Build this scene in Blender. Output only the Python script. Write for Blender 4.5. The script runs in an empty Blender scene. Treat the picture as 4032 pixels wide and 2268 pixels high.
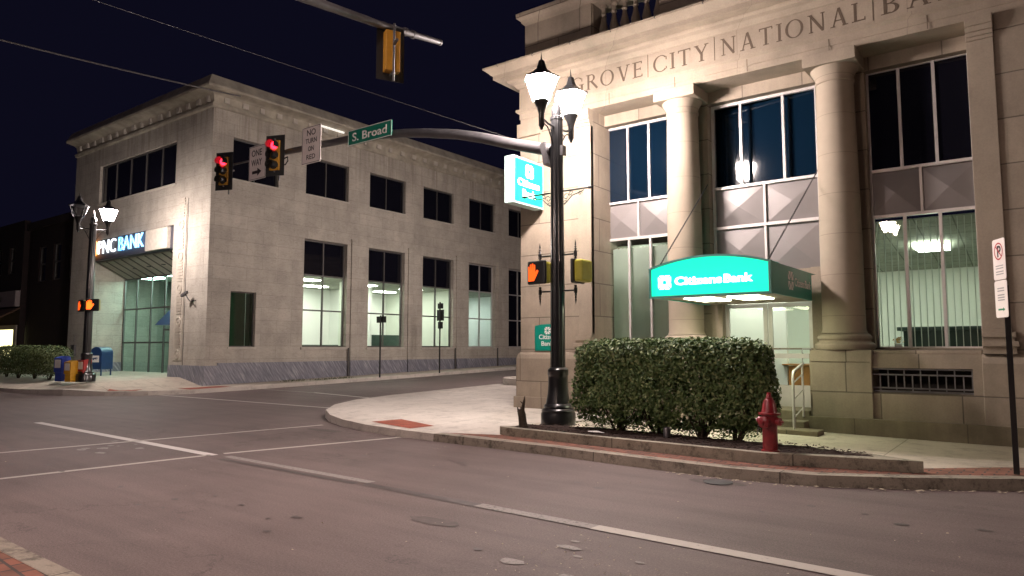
import bpy, bmesh, math, random
from mathutils import Vector, Matrix
random.seed(7)
R = math.radians
C = bpy.context.scene.collection
# ------------------------------------------------------------------ camera, world, exposure
cam = bpy.data.cameras.new('camera'); co = bpy.data.objects.new('camera', cam); C.objects.link(co)
bpy.context.scene.camera = co
cam.sensor_width = 36; cam.lens = 24.8; cam.clip_end = 2000; cam.clip_start = .05
co.location = (0, 0, 1.6)
co.rotation_euler = (R(90 + 4.857), 0, R(37.03))
w = bpy.data.worlds.new('World'); bpy.context.scene.world = w; w.use_nodes = True
wn = w.node_tree.nodes; wl = w.node_tree.links
bg = wn['Background']
sky = wn.new('ShaderNodeTexSky'); sky.sky_type = 'NISHITA'; sky.sun_disc = False
sky.sun_elevation = R(-9); sky.sun_rotation = R(200)
mixn = wn.new('ShaderNodeMix'); mixn.data_type = 'RGBA'; mixn.blend_type = 'ADD'; mixn.inputs[0].default_value = 1
mixn.inputs[7].default_value = (.0036, .0034, .0100, 1)      # city sky glow on a moonless night
sc_ = wn.new('ShaderNodeVectorMath'); sc_.operation = 'SCALE'; sc_.inputs[3].default_value = .05
wl.new(sky.outputs[0], sc_.inputs[0]); wl.new(sc_.outputs[0], mixn.inputs[6]); wl.new(mixn.outputs[2], bg.inputs[0])
bg.inputs[1].default_value = 1.0
vs = bpy.context.scene.view_settings
vs.view_transform = 'Standard'; vs.look = 'None'; vs.gamma = 1; vs.exposure = 0.0
bpy.context.scene.cycles.sample_clamp_indirect = 6
bpy.context.scene.cycles.max_bounces = 8
bpy.context.scene.cycles.transparent_max_bounces = 12
LAMP = 620.0        # radiance of a street lantern's glass

# ------------------------------------------------------------------ materials
def newmat(n):
    m = bpy.data.materials.new(n); m.use_nodes = True
    nt = m.node_tree; return m, nt, nt.nodes['Principled BSDF']
def N(nt, t, **k):
    n = nt.nodes.new(t)
    for a, b in k.items(): setattr(n, a, b)
    return n
def ramp(nt, fac, stops):
    r = N(nt, 'ShaderNodeValToRGB'); e = r.color_ramp.elements
    while len(e) < len(stops): e.new(.5)
    for i, (p, c) in enumerate(stops):
        e[i].position = p; e[i].color = (c[0], c[1], c[2], 1) if hasattr(c, '__len__') else (c, c, c, 1)
    nt.links.new(fac, r.inputs[0]); return r.outputs[0]
def pos(nt): return N(nt, 'ShaderNodeNewGeometry').outputs['Position']
def noise(nt, vec, scale, detail=4, rough=.55, stretch=None):
    if stretch:
        mp = N(nt, 'ShaderNodeMapping'); mp.inputs['Scale'].default_value = stretch
        nt.links.new(vec, mp.inputs[0]); vec = mp.outputs[0]
    n = N(nt, 'ShaderNodeTexNoise'); n.inputs['Scale'].default_value = scale
    n.inputs['Detail'].default_value = detail; n.inputs['Roughness'].default_value = rough
    nt.links.new(vec, n.inputs['Vector']); return n.outputs['Fac']
def mixc(nt, fac, a, b, mode='MIX'):
    m = N(nt, 'ShaderNodeMix', data_type='RGBA', blend_type=mode)
    for s, v in ((0, fac), (6, a), (7, b)):
        if isinstance(v, (int, float)): m.inputs[s].default_value = v
        elif isinstance(v, tuple): m.inputs[s].default_value = (*v, 1)
        else: nt.links.new(v, m.inputs[s])
    return m.outputs[2]
def bump(nt, bs, h, strength=.3, dist=.02):
    b = N(nt, 'ShaderNodeBump'); b.inputs['Strength'].default_value = strength; b.inputs['Distance'].default_value = dist
    nt.links.new(h, b.inputs['Height']); nt.links.new(b.outputs[0], bs.inputs['Normal'])
def plain(n, c, rough=.6, metal=0., var=.12, scale=6, bmp=.0, spec=None, coat=0):
    m, nt, bs = newmat(n)
    f = noise(nt, pos(nt), scale)
    col = ramp(nt, f, [(.3, tuple(x * (1 - var) for x in c)), (.7, tuple(min(1, x * (1 + var)) for x in c))])
    nt.links.new(col, bs.inputs['Base Color'])
    bs.inputs['Roughness'].default_value = rough; bs.inputs['Metallic'].default_value = metal
    if coat: bs.inputs['Coat Weight'].default_value = coat; bs.inputs['Coat Roughness'].default_value = .1
    if bmp: bump(nt, bs, noise(nt, pos(nt), scale * 8), bmp, .004)
    return m
def wallvec(nt, along=None):
    # brick coordinates: distance along the wall (x+y works on either axis-aligned face), height
    s = N(nt, 'ShaderNodeSeparateXYZ'); nt.links.new(pos(nt), s.inputs[0])
    a = N(nt, 'ShaderNodeMath', operation='ADD'); nt.links.new(s.outputs[0], a.inputs[0]); nt.links.new(s.outputs[1], a.inputs[1])
    c = N(nt, 'ShaderNodeCombineXYZ'); nt.links.new(a.outputs[0], c.inputs[0]); nt.links.new(s.outputs[2], c.inputs[1])
    return c.outputs[0], s
def stone(n, c, bw=1.2, bh=.6, mortar=.012, zoff=0., var=.10, stain=.25, jd=.72, veins=False):
    m, nt, bs = newmat(n)
    v, sep = wallvec(nt)
    mp = N(nt, 'ShaderNodeMapping'); mp.inputs['Location'].default_value = (0, -zoff, 0); nt.links.new(v, mp.inputs[0])
    b = N(nt, 'ShaderNodeTexBrick'); b.offset = .5; b.inputs['Scale'].default_value = 1
    b.inputs['Brick Width'].default_value = bw; b.inputs['Row Height'].default_value = bh
    b.inputs['Mortar Size'].default_value = mortar; b.inputs['Mortar Smooth'].default_value = .4
    b.inputs['Color1'].default_value = (*[x * (1 + var) for x in c], 1)
    b.inputs['Color2'].default_value = (*[x * (1 - var) for x in c], 1)
    b.inputs['Mortar'].default_value = (*[x * jd for x in c], 1)
    nt.links.new(mp.outputs[0], b.inputs['Vector'])
    p = pos(nt)
    col = mixc(nt, 1., b.outputs['Color'], ramp(nt, noise(nt, p, 1.1, 6, .6), [(.3, 1 - stain), (.65, 1.06)]), 'MULTIPLY')
    col = mixc(nt, 1., col, ramp(nt, noise(nt, p, 1.6, 5, .6, (1.5, 1.5, .25)), [(.3, 1 - stain * .7), (.6, 1.0)]), 'MULTIPLY')
    col = mixc(nt, 1., col, ramp(nt, noise(nt, p, 38, 3), [(.3, .93), (.7, 1.05)]), 'MULTIPLY')
    if veins:
        wv = N(nt, 'ShaderNodeTexNoise'); wv.inputs['Scale'].default_value = 2.2; wv.inputs['Detail'].default_value = 8; wv.inputs['Distortion'].default_value = 1.6
        m2 = N(nt, 'ShaderNodeMapping'); m2.inputs['Rotation'].default_value = (R(35), R(20), 0); m2.inputs['Scale'].default_value = (1, 1, 3)
        nt.links.new(p, m2.inputs[0]); nt.links.new(m2.outputs[0], wv.inputs['Vector'])
        col = mixc(nt, 1., col, ramp(nt, wv.outputs['Fac'], [(.46, 1.0), (.5, .82), (.54, 1.0)]), 'MULTIPLY')
    if veins:
        drip = noise(nt, p, 2.2, 5, .7, (2.2, 2.2, .10)); mr = N(nt, 'ShaderNodeMapRange'); mr.inputs[1].default_value = 8.6; mr.inputs[2].default_value = 11.1; nt.links.new(sep.outputs[2], mr.inputs[0])
        mm = N(nt, 'ShaderNodeMath', operation='MULTIPLY'); nt.links.new(ramp(nt, drip, [(.48, 0), (.7, .7)]), mm.inputs[0]); nt.links.new(mr.outputs[0], mm.inputs[1])
        col = mixc(nt, mm.outputs[0], col, (.16, .135, .10))
    nt.links.new(col, bs.inputs['Base Color']); bs.inputs['Roughness'].default_value = .85
    h = mixc(nt, .25, b.outputs['Fac'], noise(nt, p, 60, 3))
    inv = N(nt, 'ShaderNodeInvert'); nt.links.new(h, inv.inputs[1])
    bump(nt, bs, inv.outputs[0], .5, .01)
    return m
def emis(n, c, s, base=(.8, .8, .8)):
    m, nt, bs = newmat(n)
    bs.inputs['Base Color'].default_value = (*base, 1)
    bs.inputs['Emission Color'].default_value = (*c, 1); bs.inputs['Emission Strength'].default_value = s
    return m
def glass(n, tint=(.9, .95, .93), ior=1.5, rough=.01):
    m, nt, bs = newmat(n); nt.nodes.remove(bs); out = nt.nodes['Material Output']
    f = N(nt, 'ShaderNodeFresnel'); f.inputs[0].default_value = ior
    t = N(nt, 'ShaderNodeBsdfTransparent'); t.inputs[0].default_value = (*tint, 1)
    g = N(nt, 'ShaderNodeBsdfGlossy'); g.inputs['Roughness'].default_value = rough
    ms = N(nt, 'ShaderNodeMixShader'); nt.links.new(f.outputs[0], ms.inputs[0]); nt.links.new(t.outputs[0], ms.inputs[1]); nt.links.new(g.outputs[0], ms.inputs[2])
    nt.links.new(ms.outputs[0], out.inputs[0]); return m
def darkglass(n, c, rough=.05):
    m, nt, bs = newmat(n)
    bs.inputs['Base Color'].default_value = (*c, 1); bs.inputs['Roughness'].default_value = rough
    bump(nt, bs, noise(nt, pos(nt), 1.5, 2), .06, .01); return m
M = {}
M['bank_stone'] = stone('limestone', (.30, .246, .19), 1.15, .72, .012, 1.57, .09, .26, .45)
M['bank_smooth'] = stone('smooth limestone', (.30, .246, .19), 2.9, 40, .004, 20, .05, .24, .6)
M['bank_stain'] = plain('dirt-darkened letter cuts', (.085, .06, .042), .9)
M['bank_base'] = stone('stained base stone', (.23, .19, .13), 1.6, .6, .01, .0, .08, .45, .6)
M['pnc_stone'] = stone('pale marble blocks', (.45, .415, .36), 1.45, .52, .009, .12, .06, .18, .74, True)
M['pnc_smooth'] = plain('pale marble trim', (.45, .42, .37), .8, 0, .16, 2.5, .2)
def marble():
    m, nt, bs = newmat('grey streaked marble'); v, s = wallvec(nt)
    mp = N(nt, 'ShaderNodeMapping'); mp.inputs['Rotation'].default_value = (0, 0, R(-35)); nt.links.new(v, mp.inputs[0])
    f = noise(nt, mp.outputs[0], 1.6, 8, .65, (10, .9, 1))
    # mapping order: streaks run down to the right
    c = ramp(nt, f, [(.35, (.13, .14, .17)), (.52, (.22, .22, .26)), (.62, (.33, .33, .36)), (.7, (.5, .5, .52))])
    nt.links.new(c, bs.inputs['Base Color']); bs.inputs['Roughness'].default_value = .45; return m
M['marble'] = marble()
def asphalt():
    m, nt, bs = newmat('worn asphalt'); p = pos(nt)
    c = ramp(nt, noise(nt, p, .35, 5, .6), [(.3, (.118, .087, .083)), (.7, (.162, .122, .116))])
    c = mixc(nt, 1., c, ramp(nt, noise(nt, p, 55, 5, .85), [(.3, .5), (.5, .95), (.68, 1.6)]), 'MULTIPLY')
    c = mixc(nt, 1., c, ramp(nt, noise(nt, p, 170, 2, .8), [(.3, .55), (.5, 1.0), (.7, 1.5)]), 'MULTIPLY')
    c = mixc(nt, 1., c, ramp(nt, noise(nt, p, 1.3, 6, .7, (.25, 2.2, 1)), [(.32, .8), (.6, 1.05)]), 'MULTIPLY')
    cr = N(nt, 'ShaderNodeTexNoise'); cr.inputs['Scale'].default_value = .45; cr.inputs['Detail'].default_value = 9; cr.inputs['Roughness'].default_value = .62; nt.links.new(p, cr.inputs['Vector'])
    msk = ramp(nt, noise(nt, p, .22, 2), [(.5, 0), (.6, 1)])
    c = mixc(nt, msk, c, mixc(nt, 1., c, ramp(nt, cr.outputs['Fac'], [(.494, 1), (.5, .55), (.506, 1)]), 'MULTIPLY'))
    c = mixc(nt, 1., c, ramp(nt, noise(nt, p, .8, 3, .5), [(.25, .80), (.45, 1.0)]), 'MULTIPLY')
    nt.links.new(c, bs.inputs['Base Color']); bs.inputs['Roughness'].default_value = .72
    bump(nt, bs, noise(nt, p, 120, 3, .7), .5, .006); return m
M['asphalt'] = asphalt()
def concrete(n, c, joint=0., jc=.6, kj=False):
    m, nt, bs = newmat(n); p = pos(nt)
    col = ramp(nt, noise(nt, p, .9, 6, .65), [(.3, tuple(x * .86 for x in c)), (.7, tuple(x * 1.08 for x in c))])
    col = mixc(nt, 1., col, ramp(nt, noise(nt, p, 70, 3), [(.3, .88), (.7, 1.07)]), 'MULTIPLY')
    col = mixc(nt, 1., col, ramp(nt, noise(nt, p, 3.1, 6, .75), [(.34, .72), (.5, 1.0)]), 'MULTIPLY')
    if kj:
        b = N(nt, 'ShaderNodeTexBrick'); b.offset = 0; b.inputs['Scale'].default_value = 1
        b.inputs['Brick Width'].default_value = 2.6; b.inputs['Row Height'].default_value = 50; b.inputs['Mortar Size'].default_value = .009
        for k, v in (('Color1', 1), ('Color2', .86), ('Mortar', .35)): b.inputs[k].default_value = (v, v, v, 1)
        nt.links.new(p, b.inputs['Vector']); col = mixc(nt, 1., col, b.outputs['Color'], 'MULTIPLY')
        col = mixc(nt, 1., col, ramp(nt, noise(nt, p, 5.5, 6, .8), [(.36, .38), (.5, 1.0)]), 'MULTIPLY')
    if joint:
        b = N(nt, 'ShaderNodeTexBrick'); b.offset = 0; b.inputs['Scale'].default_value = 1
        b.inputs['Brick Width'].default_value = joint; b.inputs['Row Height'].default_value = joint; b.inputs['Mortar Size'].default_value = .012
        for k, v in (('Color1', 1), ('Color2', .95), ('Mortar', jc)): b.inputs[k].default_value = (v, v, v, 1)
        nt.links.new(p, b.inputs['Vector']); col = mixc(nt, 1., col, b.outputs['Color'], 'MULTIPLY')
    nt.links.new(col, bs.inputs['Base Color']); bs.inputs['Roughness'].default_value = .85
    bump(nt, bs, noise(nt, p, 80, 3), .35, .005); return m
M['walk'] = concrete('pavement concrete', (.52, .46, .385), 1.85)
M['kerb'] = concrete('kerb concrete', (.34, .30, .245), kj=True)
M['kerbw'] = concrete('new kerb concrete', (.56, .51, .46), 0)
M['planter'] = concrete('planter kerb concrete', (.33, .30, .235), kj=True)
def bricks(n, sw=.2, sh=.1, rot=0, wall=False, c1=(.30, .085, .05), c2=(.19, .055, .035), mc=(.10, .06, .05), ms=.006):
    m, nt, bs = newmat(n); v = wallvec(nt)[0] if wall else pos(nt)
    mp = N(nt, 'ShaderNodeMapping'); mp.inputs['Rotation'].default_value = (0, 0, rot); nt.links.new(v, mp.inputs[0])
    b = N(nt, 'ShaderNodeTexBrick'); b.inputs['Scale'].default_value = 1
    b.inputs['Brick Width'].default_value = sw; b.inputs['Row Height'].default_value = sh; b.inputs['Mortar Size'].default_value = ms
    b.inputs['Color1'].default_value = (*c1, 1); b.inputs['Color2'].default_value = (*c2, 1); b.inputs['Mortar'].default_value = (*mc, 1)
    nt.links.new(mp.outputs[0], b.inputs['Vector'])
    c = mixc(nt, 1., b.outputs['Color'], ramp(nt, noise(nt, pos(nt), 5, 4), [(.3, .75), (.7, 1.15)]), 'MULTIPLY')
    nt.links.new(c, bs.inputs['Base Color']); bs.inputs['Roughness'].default_value = .85
    bump(nt, bs, b.outputs['Fac'], -.4, .006); return m
M['pavers'] = bricks('red brick pavers', .21, .105, R(4), False, (.27, .10, .065), (.17, .075, .05), (.06, .045, .04), .011)
M['tactile'] = bricks('red ramp pavers', .1, .1, R(10), False, (.34, .085, .045), (.27, .07, .04), (.2, .05, .03))
M['brickwall'] = bricks('dark old brick wall', .22, .075, 0, True, (.022, .010, .009), (.016, .008, .008), (.014, .011, .010))
M['paint'] = None
def paint(n, c, lo=.42, wear=1.):
    m, nt, bs = newmat(n); p = pos(nt); f = noise(nt, p, 26, 6, .75)
    col = mixc(nt, ramp(nt, f, [(lo - .06, 0), (lo + .04, 1)]), (.11, .095, .095), c)
    nt.links.new(col, bs.inputs['Base Color']); bs.inputs['Roughness'].default_value = .7; return m
M['paint'] = paint('worn white road paint', (.46, .42, .385), .36)
M['paintold'] = paint('faded road paint', (.26, .235, .22), .44)
M['paintbright'] = paint('fresh white road paint', (.62, .58, .56), .33)
M['patch'] = plain('dark crack sealer', (.075, .058, .056), .6, 0, .2, 8)
M['patch2'] = plain('darker asphalt patch', (.095, .074, .070), .75, 0, .2, 14, .5)
M['black'] = plain('black gloss paint', (.012, .012, .013), .28, 0, .2, 6, .0, None, .3)
M['darkmetal'] = plain('dark bronze metal', (.03, .028, .03), .45)
M['steel'] = plain('galvanised steel', (.14, .135, .14), .45, .6, .15, 8)
M['alu'] = plain('pale aluminium frame', (.52, .49, .48), .42, .35, .06, 5)
M['aludark'] = plain('brown grey window frame', (.10, .095, .09), .5, .3, .1, 5)
M['spandrel'] = plain('grey metal spandrel', (.185, .168, .165), .42, .25, .06, 2)
M['yellow'] = plain('signal yellow paint', (.42, .21, .02), .5, 0, .12, 9)
M['pedyellow'] = plain('lime yellow housing', (.36, .33, .03), .45, 0, .08, 9)
M['red'] = plain('red hydrant paint', (.22, .014, .020), .35, 0, .35, 9, .1, None, .4)
M['blue'] = plain('news box blue', (.02, .05, .35), .4)
M['mailblue'] = plain('mailbox blue', (.012, .035, .11), .4)
M['ylw2'] = plain('news box yellow', (.55, .28, .01), .4)
M['red2'] = plain('news box red', (.40, .03, .03), .4)
M['signwhite'] = plain('white sign sheet', (.80, .74, .71), .45, 0, .05, 3)
M['signgreen'] = plain('green sign sheet', (.01, .17, .115), .4, 0, .08, 3)
M['ink'] = plain('black sign ink', (.012, .012, .012), .5)
M['signred'] = plain('red sign ink', (.42, .015, .03), .5)
M['inkgreen'] = plain('green sign ink', (.0, .22, .10), .5)
M['inkgrey'] = plain('grey print', (.33, .32, .32), .5)
M['letterwhite'] = plain('white sign lettering', (.75, .72, .70), .5, 0, .04, 3)
M['teal'] = plain('teal awning metal', (.012, .22, .165), .35, .1, .1, 3)
M['tealtrim'] = plain('teal frame metal', (.10, .32, .28), .35, .1, .05, 3)
M['tealface'] = emis('backlit teal panel', (.0, .88, .55), 1.25, (.0, .4, .3))
M['whitelit'] = emis('backlit white lettering', (.93, 1, .97), 3.2)
M['panelwhite'] = emis('glowing white awning light', (.95, 1, .66), 24)
M['plaque'] = plain('teal plaque', (.0, .22, .16), .4, 0, .05, 3)
M['lamplit'] = emis('lit lantern glass', (1, .85, .79), LAMP)
M['lamplit2'] = emis('lit lantern glass near corner', (1, .72, .58), 270)
M['lampfill'] = emis('added fill lantern glass', (1, .80, .76), 200)  # glow of the lamp post added out of view
M['fill_luminaire'] = emis('lit road luminaire', (1, .74, .67), 800)  # glow of the road light added above the frame
M['lampoff'] = glass('unlit lantern glass', (.75, .75, .78))
M['glass'] = glass('clear window glass')
M['glassg'] = glass('green tinted glass', (.62, .80, .68), 1.5)
M['glasst'] = glass('teal tinted glass', (.60, .86, .78), 1.5)
M['dark'] = darkglass('dark upper window glass', (.006, .006, .010))
M['darkblue'] = darkglass('dark blue reflective glass', (.002, .008, .018), .06)
M['redlit'] = emis('lit red signal lens', (1, .012, .03), 10, (.3, 0, 0))
M['orangelit'] = emis('lit orange hand', (1, .10, .01), 1.7, (.3, .05, 0))
M['orangelit2'] = emis('bright orange hand', (1, .10, .01), 4.0, (.3, .05, 0))
M['roomwall'] = plain('pale green room wall', (.74, .77, .68), .8, 0, .03, 1)
M['roomwhite'] = plain('white room wall', (.82, .83, .79), .8, 0, .02, 1)
M['roomceil'] = concrete('room ceiling tiles', (.46, .48, .40), .6, .5)
M['carpet'] = plain('dark carpet', (.08, .07, .06), .9)
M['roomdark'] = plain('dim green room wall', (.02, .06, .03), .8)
M['troffer'] = emis('lit ceiling troffer', (.95, 1, .86), 34)
M['troffer2'] = emis('lit lobby troffer', (.92, 1, .84), 22)
M['trofferdim'] = emis('dim ceiling light', (.84, 1, .92), 48)
M['shopwin'] = emis('lit shop window', (1, .93, .42), 3.0)
M['tubelit'] = emis('lit tube', (1, .97, .88), .8)
M['pncwhite'] = emis('lit white letters', (.85, .93, 1), 1.5)
M['pncblue'] = emis('lit blue letters', (.10, .50, 1), 2.0)
M['pncorange'] = emis('lit orange emblem', (1, .30, .02), 3.6)
M['wood'] = plain('orange wood', (.42, .19, .05), .5)
M['mulch'] = plain('dark mulch', (.028, .014, .010), .95, 0, .45, 22, 1.)
M['bark'] = plain('bark', (.045, .032, .02), .9, 0, .3, 20, .6)
M['dirt'] = plain('dark earth', (.05, .045, .03), .95)
M['blind'] = plain('pale vertical blind', (.66, .72, .64), .8, 0, .04, 3)
M['desk'] = plain('dark green counter', (.05, .085, .07), .4)
M['trimdark'] = plain('dark soffit strips', (.05, .045, .04), .7)
M['soffit'] = plain('beige soffit', (.34, .31, .26), .8)
M['litter'] = plain('pale dry leaves', (.42, .36, .27), .8)
M['reliefs'] = plain('carved marble relief', (.44, .40, .34), .8, 0, .1, 5)
def leafmat(n, a, b, c):
    m, nt, bs = newmat(n); g = N(nt, 'ShaderNodeNewGeometry')
    col = ramp(nt, g.outputs['Random Per Island'], [(.0, a), (.55, b), (1., c)])
    nt.links.new(col, bs.inputs['Base Color']); bs.inputs['Roughness'].default_value = .62
    bs.inputs['Transmission Weight'].default_value = 0
    return m
M['leaf'] = leafmat('hedge leaves', (.032, .070, .014), (.072, .125, .030), (.19, .23, .09))
M['leafdark'] = leafmat('hedge leaves far', (.035, .05, .014), (.06, .085, .024), (.10, .12, .04))

# ------------------------------------------------------------------ mesh helpers
class MB:
    def __init__(s): s.v = []; s.f = []
    def poly(s, pts): n = len(s.v); s.v += [tuple(p) for p in pts]; s.f.append(tuple(range(n, n + len(pts)))); return s
    def box(s, x0, x1, y0, y1, z0, z1):
        n = len(s.v); s.v += [(x, y, z) for z in (z0, z1) for y in (y0, y1) for x in (x0, x1)]
        for f in ((0, 2, 3, 1), (4, 5, 7, 6), (0, 1, 5, 4), (2, 6, 7, 3), (0, 4, 6, 2), (1, 3, 7, 5)): s.f.append(tuple(n + i for i in f))
        return s
    def obox(s, c, ux, uy, uz):      # oriented box: centre and three half vectors
        c, ux, uy, uz = map(Vector, (c, ux, uy, uz)); n = len(s.v)
        s.v += [tuple(c + ux * a + uy * b + uz * d) for d in (-1, 1) for b in (-1, 1) for a in (-1, 1)]
        for f in ((0, 2, 3, 1), (4, 5, 7, 6), (0, 1, 5, 4), (2, 6, 7, 3), (0, 4, 6, 2), (1, 3, 7, 5)): s.f.append(tuple(n + i for i in f))
        return s
    def ext(s, pts, d):              # extrude a planar polygon by vector d
        n = len(s.v); k = len(pts); d = Vector(d)
        s.v += [tuple(p) for p in pts] + [tuple(Vector(p) + d) for p in pts]
        s.f.append(tuple(range(n, n + k))[::-1]); s.f.append(tuple(range(n + k, n + 2 * k)))
        for i in range(k): j = (i + 1) % k; s.f.append((n + i, n + j, n + k + j, n + k + i))
        return s
    def tube(s, pts, r, n=8, cap=True):
        pts = [Vector(p) for p in pts]; rs = r if hasattr(r, '__len__') else [r] * len(pts); rings = []
        up = Vector((0, 0, 1))
        for i, p in enumerate(pts):
            t = (pts[min(i + 1, len(pts) - 1)] - pts[max(i - 1, 0)]).normalized()
            a = t.cross(up); a = a.normalized() if a.length > 1e-3 else Vector((1, 0, 0)); b = t.cross(a)
            base = len(s.v); s.v += [tuple(p + (a * math.cos(k * 2 * math.pi / n) + b * math.sin(k * 2 * math.pi / n)) * rs[i]) for k in range(n)]; rings.append(base)
        for r0, r1 in zip(rings, rings[1:]):
            for k in range(n): j = (k + 1) % n; s.f.append((r0 + k, r0 + j, r1 + j, r1 + k))
        if cap: s.f.append(tuple(rings[0] + k for k in range(n))[::-1]); s.f.append(tuple(rings[-1] + k for k in range(n)))
        return s
    def lathe(s, prof, c=(0, 0, 0), n=20, flute=0, rot=0.):
        rings = []
        for r, z in prof:
            base = len(s.v)
            for k in range(n):
                a = k * 2 * math.pi / n + rot; rr = r * (1 - (flute if k % 2 else 0)); s.v.append((c[0] + rr * math.cos(a), c[1] + rr * math.sin(a), c[2] + z))
            rings.append(base)
        for r0, r1 in zip(rings, rings[1:]):
            for k in range(n): j = (k + 1) % n; s.f.append((r0 + k, r0 + j, r1 + j, r1 + k))
        s.f.append(tuple(rings[0] + k for k in range(n))[::-1]); s.f.append(tuple(rings[-1] + k for k in range(n)))
        return s
    def lathe_dir(s, prof, c, ax, n=14):     # lathe about an arbitrary axis
        ax = Vector(ax).normalized(); q = Vector((0, 0, 1)).rotation_difference(ax); i0 = len(s.v)
        s.lathe(prof, (0, 0, 0), n)
        for i in range(i0, len(s.v)): s.v[i] = tuple(q @ Vector(s.v[i]) + Vector(c))
        return s
    def sweep(s, path, prof):        # profile (offset outward to the LEFT-hand normal, z) along a horizontal path with mitres
        P = [Vector((p[0], p[1])) for p in path]; rows = []
        for i, p in enumerate(P):
            ds = []
            if i > 0: ds.append((P[i] - P[i - 1]).normalized())
            if i < len(P) - 1: ds.append((P[i + 1] - P[i]).normalized())
            ns = [Vector((d.y, -d.x)) for d in ds]
            nn = ns[0] if len(ns) == 1 else (ns[0] + ns[1]) / (1 + ns[0].dot(ns[1]))
            base = len(s.v); s.v += [(p.x + nn.x * o, p.y + nn.y * o, z) for o, z in prof]; rows.append(base)
        k = len(prof)
        for a, b in zip(rows, rows[1:]):
            for i in range(k - 1): s.f.append((a + i, b + i, b + i + 1, a + i + 1))
        s.f.append(tuple(rows[0] + i for i in range(k))); s.f.append(tuple(rows[-1] + i for i in range(k))[::-1])
        return s
    def wall(s, ax, p, th, u0, u1, z0, z1, holes=()):
        # wall in plane ax=p ('Y' faces -Y, 'X' faces +X), holes (u0,u1,z0,z1), reveals go th inward
        us = sorted({u0, u1, *[h[0] for h in holes], *[h[1] for h in holes]}); zs = sorted({z0, z1, *[h[2] for h in holes], *[h[3] for h in holes]})
        P = (lambda u, z, d: (u, p + d, z)) if ax == 'Y' else (lambda u, z, d: (p - d, u, z))
        for a, b in zip(us, us[1:]):
            for c, d in zip(zs, zs[1:]):
                cu, cz = (a + b) / 2, (c + d) / 2
                if any(h[0] < cu < h[1] and h[2] < cz < h[3] for h in holes): continue
                s.poly([P(a, c, 0), P(b, c, 0), P(b, d, 0), P(a, d, 0)])
                s.poly([P(a, c, th), P(a, d, th), P(b, d, th), P(b, c, th)])
        for a, b, c, d in list(holes):
            for q in (((a, c), (b, c)), ((b, c), (b, d)), ((b, d), (a, d)), ((a, d), (a, c))):
                (ua, za), (ub, zb) = q; s.poly([P(ua, za, 0), P(ub, zb, 0), P(ub, zb, th), P(ua, za, th)][::-1])
        for q in (((u0, z0), (u1, z0)), ((u1, z0), (u1, z1)), ((u1, z1), (u0, z1)), ((u0, z1), (u0, z0))):
            (ua, za), (ub, zb) = q; s.poly([P(ua, za, 0), P(ua, za, th), P(ub, zb, th), P(ub, zb, 0)][::-1])
        return s
    def build(s, name, m, parent=None, smooth=False, bevel=0):
        me = bpy.data.meshes.new(name); me.from_pydata(s.v, [], s.f)
        me.materials.append(m)
        if smooth:
            me.polygons.foreach_set('use_smooth', [True] * len(me.polygons))
            try: me.set_sharp_from_angle(angle=R(38))
            except Exception: pass
        me.update(); o = bpy.data.objects.new(name, me); C.objects.link(o)
        if parent: o.parent = parent
        if bevel:
            b = o.modifiers.new('bevel', 'BEVEL'); b.width = bevel; b.segments = 2; b.limit_method = 'ANGLE'
        return o
def loose(mb):
    par = list(range(len(mb.v)))
    def find(a):
        while par[a] != a: par[a] = par[par[a]]; a = par[a]
        return a
    for f in mb.f:
        for b in f[1:]: par[find(f[0])] = find(b)
    g = {}
    for f in mb.f: g.setdefault(find(f[0]), []).append(f)
    out = []
    for fs in g.values():
        m = MB(); idx = {}
        for f in fs:
            for i in f:
                if i not in idx: idx[i] = len(m.v); m.v.append(mb.v[i])
            m.f.append(tuple(idx[i] for i in f))
        out.append(m)
    return out
SPLIT = {'window_post', 'cornice_block', 'window_sill', 'cornice_hook', 'panel_divider', 'drain_pipe', 'soffit_strip', 'soffit_lamp', 'awning_light', 'stone_joint', 'door_surround'}
def tag(o, label, cat, group=None, kind=None):
    if label: o['label'] = label
    if cat: o['category'] = cat
    if group: o['group'] = group
    if kind: o['kind'] = kind
    return o
def thing(name, label, cat, loc=(0, 0, 0), rz=0, group=None):
    o = bpy.data.objects.new(name, None); o.empty_display_size = .2; C.objects.link(o); o.location = loc; o.rotation_euler[2] = rz
    return tag(o, label, cat, group)
def struct(o): o['kind'] = 'structure'; return o
def copy_tree(o, parent=None):
    c = o.copy(); C.objects.link(c); c.parent = parent
    for ch in list(o.children): copy_tree(ch, c)
    return c
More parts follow.
